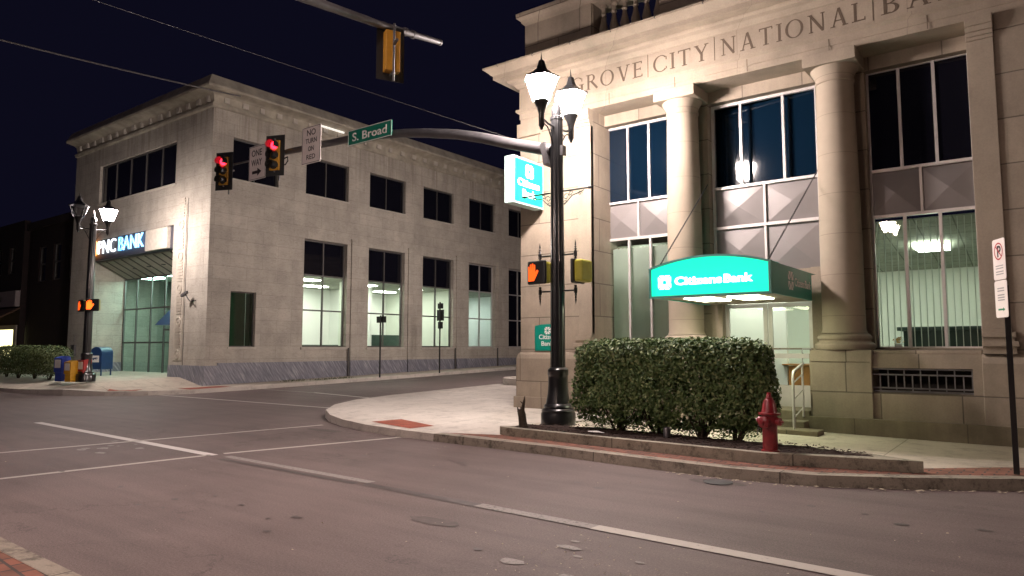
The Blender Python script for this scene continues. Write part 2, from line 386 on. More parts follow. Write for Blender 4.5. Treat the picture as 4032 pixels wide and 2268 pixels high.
def text(mb, s, h, org, ux, uz, depth=.006, bold=.0, width=None, align='L', lift=.0):
    # flat lettering from the built-in font: cap height h, origin at the baseline
    ux = Vector(ux).normalized(); uz = Vector(uz).normalized(); nrm = ux.cross(uz)
    cu = bpy.data.curves.new('t', 'FONT'); cu.body = s; cu.size = 1; cu.extrude = 0; cu.offset = bold; cu.resolution_u = 3
    ob = bpy.data.objects.new('t', cu); C.objects.link(ob)
    bpy.context.view_layer.update()
    me = bpy.data.meshes.new_from_object(ob.evaluated_get(bpy.context.evaluated_depsgraph_get()))
    bpy.data.objects.remove(ob); xs = [v.co.x for v in me.vertices]; x0, x1 = min(xs), max(xs)
    k = h / .69; kx = k if width is None else width / (x1 - x0); W = (x1 - x0) * kx
    off = {'L': 0, 'C': -W / 2, 'R': -W}[align]; n = len(mb.v); org = Vector(org)
    for v in me.vertices: mb.v.append(tuple(org + ux * ((v.co.x - x0) * kx + off) + uz * (v.co.y * k) + nrm * (lift + depth)))
    for p in me.polygons: mb.f.append(tuple(n + i for i in p.vertices))
    # side walls
    ed = {}
    for p in me.polygons:
        vv = list(p.vertices)
        for a, b in zip(vv, vv[1:] + vv[:1]):
            if (b, a) in ed: ed.pop((b, a))
            else: ed[(a, b)] = 1
    m2 = len(mb.v)
    for v in me.vertices: mb.v.append(tuple(org + ux * ((v.co.x - x0) * kx + off) + uz * (v.co.y * k) + nrm * lift))
    for a, b in ed: mb.f.append((n + b, n + a, m2 + a, m2 + b))
    bpy.data.meshes.remove(me); return W
# roman inscription letters built from strokes on a unit-high cell
def roman(mb, ch, x, z, h, y):
    T, t = .135, .06; k = [0]
    def st(pts):
        d = .004 + .0006 * k[0]; k[0] += 1
        mb.ext([(x + a * h, y + .01, z + b * h) for a, b in pts], (0, -.01 - d, 0))
    def bar(x0, y0, x1, y1, w):
        L = math.hypot(x1 - x0, y1 - y0); nx, ny = -(y1 - y0) / L * w / 2, (x1 - x0) / L * w / 2
        st([(x0 - nx, y0 - ny), (x1 - nx, y1 - ny), (x1 + nx, y1 + ny), (x0 + nx, y0 + ny)])
    def serif(cx, cy, w=.30): st([(cx - w / 2, cy - .022), (cx + w / 2, cy - .022), (cx + w / 2, cy + .022), (cx - w / 2, cy + .022)])
    def arc(cx, cy, rx, ry, a0, a1, n=22, thick=T):
        for i in range(n):
            q = []
            for a in (a0 + (a1 - a0) * i / n, a0 + (a1 - a0) * (i + 1) / n):
                c, s_ = math.cos(R(a)), math.sin(R(a)); w_ = t + (thick - t) * abs(c) ** 1.5
                q.append(((cx + rx * c, cy + ry * s_), (cx + (rx - w_) * c, cy + (ry - w_ * .8) * s_)))
            kk = k[0]; st([q[0][0], q[1][0], q[1][1], q[0][1]]); k[0] = kk
        k[0] += 1
    W = {'G': .92, 'R': .80, 'O': .98, 'V': .84, 'E': .62, 'C': .84, 'I': .26, 'T': .76, 'Y': .82, 'N': .88, 'A': .88, 'L': .62, 'B': .70, 'K': .80}[ch]
    if ch in 'OCG':
        a = {'O': (0, 360), 'C': (48, 312), 'G': (48, 316)}[ch]; arc(.47, .5, .47, .52, *a, n=34)
        if ch != 'O': bar(.80, .88, .80, .68, .05)
        if ch == 'C': bar(.80, .12, .80, .26, .05)
        if ch == 'G': bar(.80, .08, .80, .46, T); serif(.78, .47, .34)
    elif ch in 'REBKL' or ch == 'I':
        bar(.15, 0, .15, 1, T); serif(.13, .978, .3); serif(.13, .022, .3)
        if ch == 'R': arc(.34, .755, .27, .245, 90, -90, 14, T * .9); bar(.15, .96, .36, .96, t); bar(.15, .52, .36, .52, t); bar(.36, .53, .78, 0, T)
        if ch == 'B':
            arc(.34, .765, .23, .235, 90, -90, 14, T * .9); arc(.34, .265, .30, .265, 90, -90, 14, T); bar(.15, .965, .35, .965, t); bar(.15, .53, .35, .53, t); bar(.15, .035, .35, .035, t)
        if ch == 'E': bar(.15, .965, .58, .965, t); bar(.15, .52, .5, .52, t); bar(.15, .035, .62, .035, t); bar(.57, .99, .57, .84, .045); bar(.60, .01, .60, .17, .045); bar(.49, .6, .49, .44, .04)
        if ch == 'L': bar(.15, .035, .6, .035, t); bar(.59, .01, .59, .18, .045)
        if ch == 'K': bar(.2, .42, .66, 1, t); bar(.34, .58, .76, 0, T); serif(.66, .978, .22)
    elif ch == 'T': bar(.38, 0, .38, .98, T); serif(.38, .022, .3); bar(.03, .965, .73, .965, t); bar(.04, .99, .04, .84, .045); bar(.72, .99, .72, .84, .045)
    elif ch == 'Y': bar(.41, 0, .41, .48, T); bar(.41, .44, .12, .98, T); bar(.41, .44, .70, .98, t); serif(.41, .022, .3); serif(.12, .978, .26); serif(.70, .978, .24)
    elif ch == 'V': bar(.14, .98, .44, 0, T); bar(.70, .98, .44, 0, t); serif(.12, .978, .28); serif(.72, .978, .24)
    elif ch == 'A': bar(.72, 0, .44, 1.0, T); bar(.16, 0, .42, .98, t); bar(.24, .33, .64, .33, t); serif(.14, .022, .24); serif(.74, .022, .28)
    elif ch == 'N': bar(.14, 0, .14, .98, t); bar(.74, 0, .74, .98, t); bar(.12, .98, .74, .02, T); serif(.10, .978, .22); serif(.14, .022, .22); serif(.74, .978, .22)
    return W * h
def logo(mb, cx, cz, r, P, d=.006):
    # square burst emblem: eight petals round a hollow centre.  P maps (u, w, depth) to a point
    for k in range(8):
        a = R(k * 45 + 22.5); pts = []
        for rr, da in ((.30, -13), (1, -17), (1, 17), (.30, 13)):
            b = a + R(da)
            if rr == 1: q = r / max(abs(math.cos(b)), abs(math.sin(b)))
            else: q = r * rr
            pts.append((cx + q * math.cos(b), cz + q * math.sin(b)))
        mb.poly([P(u, w_, d) for u, w_ in pts])

# ------------------------------------------------------------------ ground heights
def clamp(x, a=0., b=1.): return max(a, min(b, x))
def Hr(x, y): return .022 * clamp(y - 13, 0, 300)                    # the side street climbs gently
def Hc(x, y): return .125 + .125 * clamp((y - 9.2) / 4) * clamp((-x - 1) / 8) + Hr(x, y)   # pavement by the columned bank
def Hp(x, y): return .14 + .28 * clamp((-x - 25.7) / 1.3) * clamp((y - 9.7) / 1.2) + Hr(x, y) # pavement by the marble bank
xs = [-400, -120, -60, -45, -35, -30, -25, -20, -15, -10, -5, 0, 5, 15, 40, 120, 400]
ys = [-300, -60, -20, -8, -3, 0, 3, 6, 9, 13, 16, 20, 25, 30, 36, 44, 60, 100, 200, 313]
mb = MB()
for a, b in zip(xs, xs[1:]):
    for c, d in zip(ys, ys[1:]): mb.poly([(x, y, Hr(x, y)) for x, y in ((a, c), (b, c), (b, d), (a, d))])
struct(mb.build('road', M['asphalt']))
def strip(A, B, H, n=6, lift=0.):
    m = MB()
    for (a0, a1), (b0, b1) in zip(zip(A, A[1:]), zip(B, B[1:])):
        for i in range(n):
            t0, t1 = i / n, (i + 1) / n
            q = [(a0[0] + (b0[0] - a0[0]) * t0, a0[1] + (b0[1] - a0[1]) * t0), (a1[0] + (b1[0] - a1[0]) * t0, a1[1] + (b1[1] - a1[1]) * t0),
                 (a1[0] + (b1[0] - a1[0]) * t1, a1[1] + (b1[1] - a1[1]) * t1), (a0[0] + (b0[0] - a0[0]) * t1, a0[1] + (b0[1] - a0[1]) * t1)]
            m.poly([(x, y, H(x, y) + lift) for x, y in q])
    return m
def offs(P, d):
    out = []
    for i, p in enumerate(P):
        a = Vector(P[max(i - 1, 0)]); b = Vector(P[min(i + 1, len(P) - 1)]); t = (b - a).normalized(); out.append((p[0] - t.y * d, p[1] + t.x * d))
    return out
def kerb(P, H, wd, m, name='kerb', side=1, ramp=None):
    A, B = P, offs(P, wd * side); mb = MB()
    for i in range(len(P) - 1):
        for a, b, c, d in ((A[i], A[i + 1], B[i + 1], B[i]),):
            mb.poly([(*a, H(*a) + .004), (*b, H(*b) + .004), (*c, H(*c) + .004), (*d, H(*d) + .004)])
            fo = offs([a, b], -.018 * side)
            mb.poly([(*fo[0], Hr(*a) - .03), (*fo[1], Hr(*b) - .03), (*b, H(*b) + .004), (*a, H(*a) + .004)])
    return struct(mb.build(name, m))
# kerb line round the columned bank: down the side street, round the corner, along the main street, bump-out end on the right
KC = [(-14.9, 60), (-14.9, 40), (-14.9, 30), (-14.9, 22), (-14.9, 17), (-14.85, 14), (-14.7, 12.6), (-14.2, 11.5), (-13.4, 10.6), (-12.5, 10.0), (-11.6, 9.6), (-10.6, 9.3), (-9.6, 9.12), (-8.5, 9.03),
      (-7.4, 8.98), (-6, 8.9), (-4.5, 8.74), (-3.2, 8.65), (-2.2, 8.79), (-1.4, 9.2), (-.6, 9.72), (.2, 10.25), (1.2, 10.8), (3, 11.2), (8, 11.3), (30, 11.3)]
KI = [(-9.6, 60), (-9.6, 40), (-9.6, 30), (-9.6, 22), (-9.6, 17), (-9.6, 14), (-9.6, 13.6), (-9.6, 13.4), (-9.6, 13.3), (-9.55, 13.3), (-9.5, 13.3), (-9.3, 13.3), (-9, 13.3), (-8.2, 13.3),
      (-7.3, 13.3), (-6, 13.3), (-4.5, 13.3), (-3.2, 13.3), (-2.2, 13.3), (-1.4, 13.3), (-.6, 13.3), (.2, 13.3), (1.2, 13.3), (3, 13.3), (8, 13.3), (30, 13.3)]
M['walk_lit'] = concrete('pavement concrete with lamp pool painted in', (.60, .55, .50), 1.85, .75)  # paler corner tone stands in for the pool of lamp light
struct(strip(KC[:15], KI[:15], Hc, 8).build('sidewalk', M['walk_lit'])); struct(strip(KC[14:], KI[14:], Hc, 8).build('sidewalk', M['walk']))
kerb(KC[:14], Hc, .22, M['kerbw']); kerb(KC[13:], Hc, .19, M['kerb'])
o1 = offs(KC[13:23], .21); o2 = [(-8.2, 9.3), (-7.4, 9.54), (-6, 9.44), (-4.5, 9.34), (-3.2, 9.26), (-2.2, 9.45), (-1.4, 9.95), (-.5, 10.75), (.3, 11.2), (1.3, 11.5)]
struct(strip(o1, o2, Hc, 2, .004).build('brick_paving', M['pavers']))
mb = MB(); mb.poly([(x, y, Hc(x, y) + .008) for x, y in ((-10.75, 9.62), (-9.35, 9.30), (-9.2, 9.78), (-10.5, 10.2))]); struct(mb.build('ramp_paving', M['tactile']))
# pavement by the marble bank
KP = [(-120, 9.4), (-60, 9.4), (-40, 9.4), (-32, 9.45), (-29, 9.6), (-26.6, 10.05), (-25.2, 10.8), (-24.3, 11.8), (-23.9, 13), (-23.7, 15), (-23.55, 18), (-23.5, 22), (-23.5, 27), (-23.5, 34), (-23.5, 60)]
KJ = [(-120, 16.2), (-60, 16.2), (-40, 16.2), (-32, 16.2), (-29, 16.2), (-27.5, 16.2), (-26, 16.2), (-26, 16.2), (-26, 16.3), (-26, 17), (-26, 19), (-26, 22), (-26, 27), (-26, 34), (-26, 60)]
struct(strip(KP, KJ, Hp, 8).build('sidewalk', M['walk'])); kerb(KP, Hp, .2, M['kerbw'])
for q in (((-25.4, 10.95), (-24.75, 11.6), (-25.5, 12.2), (-26.1, 11.4)), ((-24.0, 13.1), (-23.85, 14.6), (-24.7, 14.6), (-24.9, 13.1))):
    m = MB(); m.poly([(x, y, Hp(x, y) + .01) for x, y in q]); struct(m.build('ramp_paving', M['tactile']))
# near corner of the pavement under the camera
KN = [(30, 2.05), (-3, 2.05), (-6, 2.09), (-7.4, 2.12), (-8.6, 1.95), (-9.6, 1.5), (-10.3, .6), (-10.7, -.6), (-10.8, -3), (-10.8, -30)]
KM = [(30, -30), (0, -30), (-1, -30), (-1.6, -30), (-2, -30), (-2.4, -30), (-3, -30), (-3.5, -30), (-4, -30), (-5, -30)]
Hn = lambda x, y: .13
struct(strip(offs(KN, .0), KM, Hn, 6).build('sidewalk', M['walk'])); kerb(KN, Hn, .13, M['kerb'])
struct(strip(offs(KN, .132), offs(KN, 1.7), Hn, 1, .004).build('brick_paving', M['pavers']))
# road markings, 4 mm above the asphalt
def line(p, q, wd, m=None, name='road_marking', n=1, lift=.004):
    a, b = Vector(p), Vector(q); t = (b - a).normalized(); nn = Vector((-t.y, t.x)) * wd / 2; mb = MB(); k = max(1, int((b - a).length / 2))
    for i in range(k):
        u, v = a + (b - a) * i / k, a + (b - a) * (i + 1) / k
        mb.poly([(*w_, Hr(*w_) + lift) for w_ in (u - nn, v - nn, v + nn, u + nn)])
    return struct(mb.build(name, m or M['paint']))
line((-10.75, -1.5), (-10.07, 5.86), .11); line((-10.04, 6.05), (-9.33, 9.05), .11)
line((-13.6, -1.5), (-12.1, 9.5), .11)
line((-24.2, 12.12), (-14.75, 12.28), .13); line((-20.3, 15.55), (-14.95, 14.75), .13); line((-23.4, 15.6), (-20.3, 15.55), .13, M['paintold'])
line((-17.4, 6.12), (-10.0, 5.86), .16, M['paintbright']); line((-9.75, 5.93), (-6.5, 5.84), .13, M['paintold'])
line((-6.5, 5.72), (-3.2, 5.6), .15, M['patch'], 'crack_seal'); line((-4.7, 5.66), (-3.3, 5.6), .15, M['paintold'], lift=.008); line((-3.3, 5.6), (1.5, 5.42), .16, M['paint'], lift=.008)
line((-9.6, 5.74), (-6.6, 5.68), .10, M['patch'], 'crack_seal')
line((-22.6, 19.7), (-22.2, 23), .12, M['paintold'])
for a, b in (((-16.6, 18.3), (-15.5, 17.4)), ((-16.6, 20.6), (-15.05, 18.4)), ((-16.7, 23.6), (-15.05, 20.6)), ((-16.7, 27), (-15.1, 23.6))): line(a, b, .12)
line((-16.75, 20), (-16.8, 30), .1)
mb = MB()
for i in range(9):
    cx, cy = random.uniform(-12.9, -11), random.uniform(4.9, 5.75); r = random.uniform(.03, .1)
    mb.poly([(cx + r * 1.4 * math.cos(a) * random.uniform(.6, 1.2), cy + r * math.sin(a) * random.uniform(.6, 1.2), .006) for a in [k * math.pi / 4 for k in range(8)]])
for cx, cy, r in ((-3.3, 4.35, .075), (-3.14, 4.92, .07), (-2.75, 4.3, .05), (-3.2, 5.1, .03), (-2.95, 4.75, .03), (-2.5, 4.9, .03)):
    mb.poly([(cx + r * 1.5 * math.cos(a) * random.uniform(.7, 1.2), cy + r * .9 * math.sin(a) * random.uniform(.7, 1.2), .006) for a in [k * math.pi / 4 for k in range(8)]])
struct(mb.build('road_patch', M['paintold']))
mb = MB()
def blob(cx, cy, rx, ry, z, n=14):
    return [(cx + rx * math.cos(k * 2 * math.pi / n) * random.uniform(.85, 1.1), cy + ry * math.sin(k * 2 * math.pi / n) * random.uniform(.85, 1.1), z) for k in range(n)]
for q in ((-3.2, 8.62, .36, .16), (-11.3, 8.9, .5, .16), (-4.6, 4.9, .3, .12)): mb.poly(blob(q[0], q[1] - (.3 if q[1] == 8.62 else 0), q[2], q[3], .005))
struct(mb.build('road_patch', M['patch2']))
def seam(P, wd):
    m = MB(); 
    pts = []
    for (a, b) in zip(P, P[1:]):
        for k in range(6): t = k / 6; pts.append((a[0] + (b[0] - a[0]) * t + random.uniform(-.05, .05), a[1] + (b[1] - a[1]) * t + random.uniform(-.04, .04)))
    pts.append(P[-1]); o_ = offs(pts, wd)
    for a, b, c, d in zip(pts, pts[1:], o_[1:], o_): m.poly([(*a, .0045), (*b, .0045), (*c, .0045), (*d, .0045)])
    struct(m.build('crack_seal', M['patch']))
seam([(-19, 8.6), (-15, 8.2), (-11.5, 8.4), (-8.3, 7.9)], .016)
mb = MB()
for i in range(60):
    cx, cy = random.uniform(-14, 1), random.choice((4.0, 7.4)) + random.gauss(0, .25); r_ = random.uniform(.015, .06)
    mb.poly([(cx + r_ * 1.6 * math.cos(a) * random.uniform(.6, 1.2), cy + r_ * math.sin(a) * random.uniform(.6, 1.2), .005) for a in [k * math.pi / 4 for k in range(8)]])
struct(mb.build('oil_stain', M['patch']))
cover = MB(); cover.lathe([(.17, 0), (.17, .012), (.15, .014)], (-3.2, 8.32, 0), 18)
tag(cover.build('manhole_cover', M['steel'], None, True), 'small round iron cover set in the asphalt beside the kerb', 'manhole cover')
mb = MB()                                # grit and dead leaves along the gutter and on the asphalt
for i in range(420):
    if i < 230:
        x = random.uniform(-4, 3); k = clamp((x + 1.6) / 3); y = 8.62 + (0 if x < -2.6 else (x + 2.6) ** 1.25 * .42) - abs(random.gauss(0, .07)) - .04
    elif i < 330: x, y = random.gauss(-3.0, .55), random.gauss(4.75, .4)
    else: x, y = random.uniform(-12, 1), random.uniform(3, 8.7)
    r = random.uniform(.006, .02) * (1.5 if i < 230 else .7); a = random.uniform(0, 3); z = .012
    mb.poly([(x + r * math.cos(a + q), y + r * math.sin(a + q) * .7, z + random.uniform(0, .012)) for q in (0, 1.6, 3.1, 4.7)])
tag(mb.build('leaf_litter', M['litter']), 'pale scraps of dry leaves and grit along the gutter', 'leaf litter', None, 'stuff')

# ------------------------------------------------------------------ windows
def window(parent, ax, p, u0, u1, z0, z1, mu=(), tz=(), fm=None, gm=None, fw=.05, dp=.07, dark_above=None, dm=None, label=None):
    """frame lies in plane ax=p going dp inward; mu/tz are mullion/transom positions; panes above dark_above are opaque"""
    P = (lambda u, z, d: (u, p + d, z)) if ax == 'Y' else (lambda u, z, d: (p - d, u, z)); m = MB()
    def bx(a, b, c, d, e=0., f=dp):
        q0, q1 = P(a, c, e), P(b, d, f); m.box(min(q0[0], q1[0]), max(q0[0], q1[0]), min(q0[1], q1[1]), max(q0[1], q1[1]), c, d)
    bx(u0, u1, z0, z0 + fw); bx(u0, u1, z1 - fw, z1); bx(u0, u0 + fw, z0 + fw, z1 - fw); bx(u1 - fw, u1, z0 + fw, z1 - fw)
    for u in mu: bx(u - fw * .45, u + fw * .45, z0 + fw, z1 - fw, .003)
    for z in tz: bx(u0 + fw, u1 - fw, z - fw * .5, z + fw * .5, -.004, dp - .006)
    w_ = m.build('window', fm, parent)
    if label: w_['label'] = label
    uu = [u0 + fw] + sorted(mu) + [u1 - fw]; zz = [z0 + fw] + sorted(tz) + [z1 - fw]
    cm, dk = MB(), MB()
    for c, d in zip(zz, zz[1:]):
        tgt = dk if (dark_above is not None and c >= dark_above - .01) else cm
        tgt.poly([P(uu[0], c, dp * .6), P(uu[-1], c, dp * .6), P(uu[-1], d, dp * .6), P(uu[0], d, dp * .6)])
    if cm.f: cm.build('pane', gm, w_)
    if dk.f: dk.build('pane', dm, w_)
    return w_

# ------------------------------------------------------------------ bank with columns
bank = thing('bank_building', 'cream limestone bank with two round columns, carved name band and green entrance awning', 'bank', (-4.3, 13.2, .15))
def P0(o): o.matrix_parent_inverse = Matrix.Translation(-Vector((-4.3, 13.2, .15))); return o
def bpart(mb, name, m, smooth=False, bevel=0):
    if name in SPLIT: return [P0(q_.build(name, m, bank, smooth, bevel)) for q_ in loose(mb)][0]
    return P0(mb.build(name, m, bank, smooth, bevel))
YW, YG = 13.2, 14.0
XL, XR = -9.7, 1.1
m = MB()
m.box(XL, -7.78, YW, 14.5, 1.5, 6.87); m.box(-.78, XR + 6, YW, 14.5, 1.5, 6.87)
m.box(XL, XL + .5, 14.5, 34, 0, 6.87)
m.wall('Y', 13.82, .5, -7.78, -.78, 1.57, 6.87, [(-7.78 + .001, -6.2, 1.6, 6.62), (-5.36, -3.24, 1.6, 6.62), (-2.4, -.781, 1.6, 6.62)])
bpart(m, 'wall', M['bank_stone'])
m = MB()                                        # rounded plinth
def plinth(x0, x1, yb=14.2):
    m.ext([(x0, yb, .3), (x0, 13.09, .3), (x0, 13.09, 1.36), (x0, 13.12, 1.46), (x0, 13.18, 1.5), (x0, yb, 1.502)], (x1 - x0, 0, 0))
plinth(XL, -7.8); m.box(-7.8, -5.26, 13.16, 14.2, .3, 1.5); m.box(-3.35, -2.5, 13.16, 13.75, .3, .8)
m.wall('Y', 13.16, .85, -3.35, -.8, .3, 1.5, [(-2.46, -.93, .86, 1.27)]); plinth(-.8, XR + 6)
m.box(-7.8, -5.26, 13.2, 14.1, 1.5, 1.57); m.box(-3.35, -.8, 13.2, 14.1, 1.5, 1.57)
m.lathe([(.11, .3), (.11, 1.36), (.07, 1.46), (.01, 1.5)], (XL, 13.2, 0), 20)
m.box(XL - .11, XL, 13.2, 34, 0, 1.4)
bpart(m, 'plinth', M['bank_stone'], False, .012)
m = MB(); m.box(XL - .12, -5.24, 13.07, 13.5, 0, .5); bpart(m, 'base_course', M['bank_stone'], False, .01)
m = MB(); m.box(-3.36, XR + 6, 13.03, 13.5, 0, .42)
bpart(m, 'base_course', M['bank_base'], False, .01)
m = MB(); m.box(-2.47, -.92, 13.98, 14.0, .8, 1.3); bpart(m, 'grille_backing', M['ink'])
m = MB()                                        # basement window grille
for z in (.885, .94, 1.16, 1.25): m.box(-2.46, -.93, 13.19, 13.205, z - .012, z + .012)
for i in range(13):
    x = -2.36 + i * .118
    m.box(x - .009, x + .009, 13.205, 13.22, .94 if i % 2 == 0 else .885, 1.25 if i % 2 == 0 else 1.16)
bpart(m, 'window_grille', M['steel'])
PATH = [(XL, 34), (XL, YW), (XR + 6, YW)]
E_ = [(-.9, 6.87), (.0, 6.87), (.0, 6.99), (.018, 7.0), (.018, 7.12), (.04, 7.14), (.085, 7.17), (.085, 7.225), (.02, 7.24), (.02, 7.74), (.06, 7.75), (.10, 7.80), (.13, 7.83), (.22, 7.86), (.24, 7.90), (.24, 7.93),
      (.47, 7.94), (.47, 8.03), (.50, 8.04), (.55, 8.09), (.62, 8.15), (.65, 8.165), (.65, 8.205), (.60, 8.225), (-.9, 8.30)]
m = MB(); m.sweep(PATH, E_)
bpart(m, 'entablature', M['bank_smooth'])
m = MB()
for x in (-9.0, -8.35, -6.37, -4.93, -2.1, -.2): m.box(x - .006, x + .006, 13.174, 13.182, 7.245, 7.735)
for x in (-7.3, -5.78, -4.3, -2.83, -1.3): m.box(x - .005, x + .005, 13.176, 13.184, 6.88, 7.12)
bpart(m, 'stone_joint', M['bank_stain'])
for word, x0, x1 in (('GROVE', -8.27, -6.5), ('CITY', -6.25, -5.05), ('NATIONAL', -4.8, -2.22), ('BANK', -1.97, -.36)):
    t_ = MB(); W = [roman(t_, c, 0, 0, 1, 0) for c in word]; gap = .2; h = .34; tot = sum(W) + gap * (len(word) - 1); sx = (x1 - x0) / (tot * h)
    m = MB(); x = 0.
    for c in word: x += roman(m, c, x, 0, h, 0) + gap * h
    m.v = [(x0 + a * sx, YW - .02 + b, 7.305 + c) for a, b, c in m.v]
    o = bpart(m, 'inscription', M['bank_stain']); o['label'] = 'carved word ' + word
m = MB()                                        # gutter brackets on the cornice edge
for i in range(12): x = -9.9 + i * 1.0; m.tube([(x, 12.56, 8.15), (x, 12.53, 8.17), (x, 12.54, 8.21), (x, 12.58, 8.225)], .008, 5)
bpart(m, 'cornice_hook', M['darkmetal'])
# parapet with balusters
m = MB(); yp = 13.25
m.box(-9.6, -7.72, yp, yp + .6, 8.2, 9.35); m.box(-9.6, -9.0, yp + .6, 30, 8.2, 9.35); m.box(-6.12, -5.2, yp, yp + .5, 8.2, 9.35); m.box(-3.4, -2.5, yp, yp + .5, 8.2, 9.35); m.box(-.9, 7, yp, yp + .5, 8.2, 9.35)
m.box(-8.02, -7.74, yp - .05, yp, 8.2, 9.3); m.box(-9.6, XR + 6, yp + .02, yp + .45, 8.2, 8.42)
m.sweep([(-9.6, 30), (-9.6, yp), (XR + 6, yp)], [(-.6, 9.3), (0, 9.3), (.06, 9.36), (.08, 9.42), (.16, 9.47), (.16, 9.58), (.1, 9.62), (-.6, 9.62)])
bpart(m, 'parapet', M['bank_stone'])
bal = MB().lathe([(.09, 0), (.09, .06), (.055, .08), (.05, .13), (.10, .27), (.105, .34), (.06, .52), (.045, .62), (.07, .66), (.045, .70), (.05, .80), (.085, .83), (.085, .88)], (0, 0, 0), 12)
b0 = None
for a, b in ((-7.72, -6.12), (-5.2, -3.4), (-2.5, -.9)):
    n = 6
    for i in range(n):
        x = a + (b - a) * (i + .5) / n
        if b0 is None: b0 = P0(bal.build('baluster', M['bank_smooth'], bank, True)); o = b0
        else: o = b0.copy(); C.objects.link(o)
        o.location = (x, yp + .24, 8.42)
# columns
def drumstone():
    m, nt, bs = newmat('limestone column drums'); s = N(nt, 'ShaderNodeSeparateXYZ'); p = pos(nt); nt.links.new(p, s.inputs[0])
    a = N(nt, 'ShaderNodeMath', operation='PINGPONG'); a.inputs[1].default_value = .36; nt.links.new(s.outputs[2], a.inputs[0])
    c = mixc(nt, 1., ramp(nt, a.outputs[0], [(.0, (.19, .15, .11)), (.008, (.30, .246, .19))]), ramp(nt, noise(nt, p, 2, 6, .6), [(.3, .86), (.7, 1.06)]), 'MULTIPLY')
    nt.links.new(c, bs.inputs['Base Color']); bs.inputs['Roughness'].default_value = .85; bump(nt, bs, noise(nt, p, 50, 3), .25, .005); return m
M['drum'] = drumstone()
c0 = None
for x in (-5.77, -2.83):
    if c0 is None:
        sh = MB().lathe([(.375, 1.86), (.352, 1.92), (.35, 2.2), (.348, 3.5), (.335, 4.8), (.312, 6.30), (.312, 6.36), (.33, 6.37), (.33, 6.41), (.312, 6.42), (.315, 6.46), (.34, 6.52), (.39, 6.60), (.40, 6.64)], (0, 0, 0), 48)
        c0 = P0(sh.build('column', M['drum'], bank, True)); c = c0
        cb = MB().lathe([(.47, 1.57), (.49, 1.60), (.49, 1.66), (.46, 1.69), (.42, 1.71), (.42, 1.74), (.44, 1.76), (.44, 1.80), (.41, 1.83), (.38, 1.85)], (0, 0, 0), 40).build('column_base', M['bank_smooth'], c0, True)
        ca = MB().box(-.44, .44, -.44, .44, 6.64, 6.865).build('capital', M['bank_smooth'], c0, False, .01)
    else:
        c = c0.copy(); C.objects.link(c)
        for ch in list(c0.children): d = ch.copy(); C.objects.link(d); d.parent = c
    c.location = (x, 13.5, 0)
for x in (-5.77, -2.83): bpart(MB().box(x - .48, x + .48, 13.1, 13.78, .3, 1.36).box(x - .49, x + .49, 13.085, 13.79, 1.363, 1.57), 'pedestal', M['bank_stone'], False, .006)
for a, b in ((-8.1, -7.78), (-.78, -.42)):     # antae with moulded bases and caps
    m = MB(); m.box(a, b, 13.165, 13.3, 1.9, 6.5)
    for o_, z0, z1 in ((.07, 1.505, 1.62), (.10, 1.62, 1.7), (.05, 1.7, 1.76), (.07, 1.76, 1.84), (.02, 1.84, 1.9), (.02, 6.5, 6.56), (.04, 6.56, 6.63), (.07, 6.63, 6.72), (.09, 6.72, 6.868)):
        m.box(a - (o_ if a < -5 else .003), b + (o_ if a > -5 and z1 < 3 else .003), 13.165 - o_, 13.3, z0, z1)
    bpart(m, 'pilaster', M['bank_smooth'], False, .006)
m = MB(); m.box(XL - .05, XL + .6, 13.12, 13.5, 6.55, 6.866); m.box(XL - .02, XL + .5, 13.15, 13.5, 6.3, 6.36); bpart(m, 'corner_cap', M['bank_smooth'])
def spandrel(x0, x1, z0, z1, n=2):
    m = MB()
    for i in range(n):
        a, b = x0 + (x1 - x0) * i / n, x0 + (x1 - x0) * (i + 1) / n; y = YG + .05; cx, cz = (a + b) / 2, (z0 + z1) / 2; k = (cx, y - .045, cz)
        q = [(a, y, z0), (b, y, z0), (b, y, z1), (a, y, z1)]
        for j in range(4): m.poly([q[j], q[(j + 1) % 4], k])
    bpart(m, 'spandrel_panel', M['spandrel'])
    m = MB(); m.box((x0 + x1) / 2 - .022, (x0 + x1) / 2 + .022, YG - .0, YG + .07, z0, z1); bpart(m, 'panel_divider', M['alu'])
W1, W2, W3 = (-7.92, -6.2), (-5.35, -3.25), (-2.42, -.78)
third = lambda w_, a, b: (w_[0] + (w_[1] - w_[0]) * a, w_[0] + (w_[1] - w_[0]) * b)
P0(window(bank, 'Y', YG, *W1, 4.84, 6.62, third(W1, .36, .66), (), M['alu'], M['darkblue'], .055))
w_ = P0(window(bank, 'Y', YG, *W2, 4.84, 6.62, third(W2, .29, .69), (), M['alu'], M['darkblue'], .055))
for ch in list(w_.children): bpy.data.objects.remove(ch)
yq = 14.2; dq = math.tan(R(6.0)) * 1.1      # pane set back and turned to place the lanterns' reflection
MB().poly([(W2[0] - .05, yq + dq, 4.75), (W2[1] + .05, yq - dq, 4.75), (W2[1] + .05, yq - dq, 6.8), (W2[0] - .05, yq + dq, 6.8)]).build('pane', M['darkblue'], w_)
m = MB(); m.box(W2[0] - .06, W2[0] - .01, 14.05, 14.6, 4.7, 6.8); m.box(W2[1] + .01, W2[1] + .06, 14.05, 14.6, 4.7, 6.8); m.box(W2[0] - .06, W2[1] + .06, 14.07, 14.6, 6.62, 6.8); m.box(W2[0] - .06, W2[1] + .06, 14.07, 14.6, 4.6, 4.72); bpart(m, 'window_reveal', M['trimdark'])
P0(window(bank, 'Y', YG, *W3, 4.76, 6.66, third(W3, .33, .66), (), M['alu'], M['dark'], .055))
spandrel(*W1, 4.06, 4.84); spandrel(W2[0], W2[1], 4.06, 4.84); spandrel(W2[0], W2[1], 3.1, 4.02); spandrel(*W3, 3.96, 4.76)
m = MB()
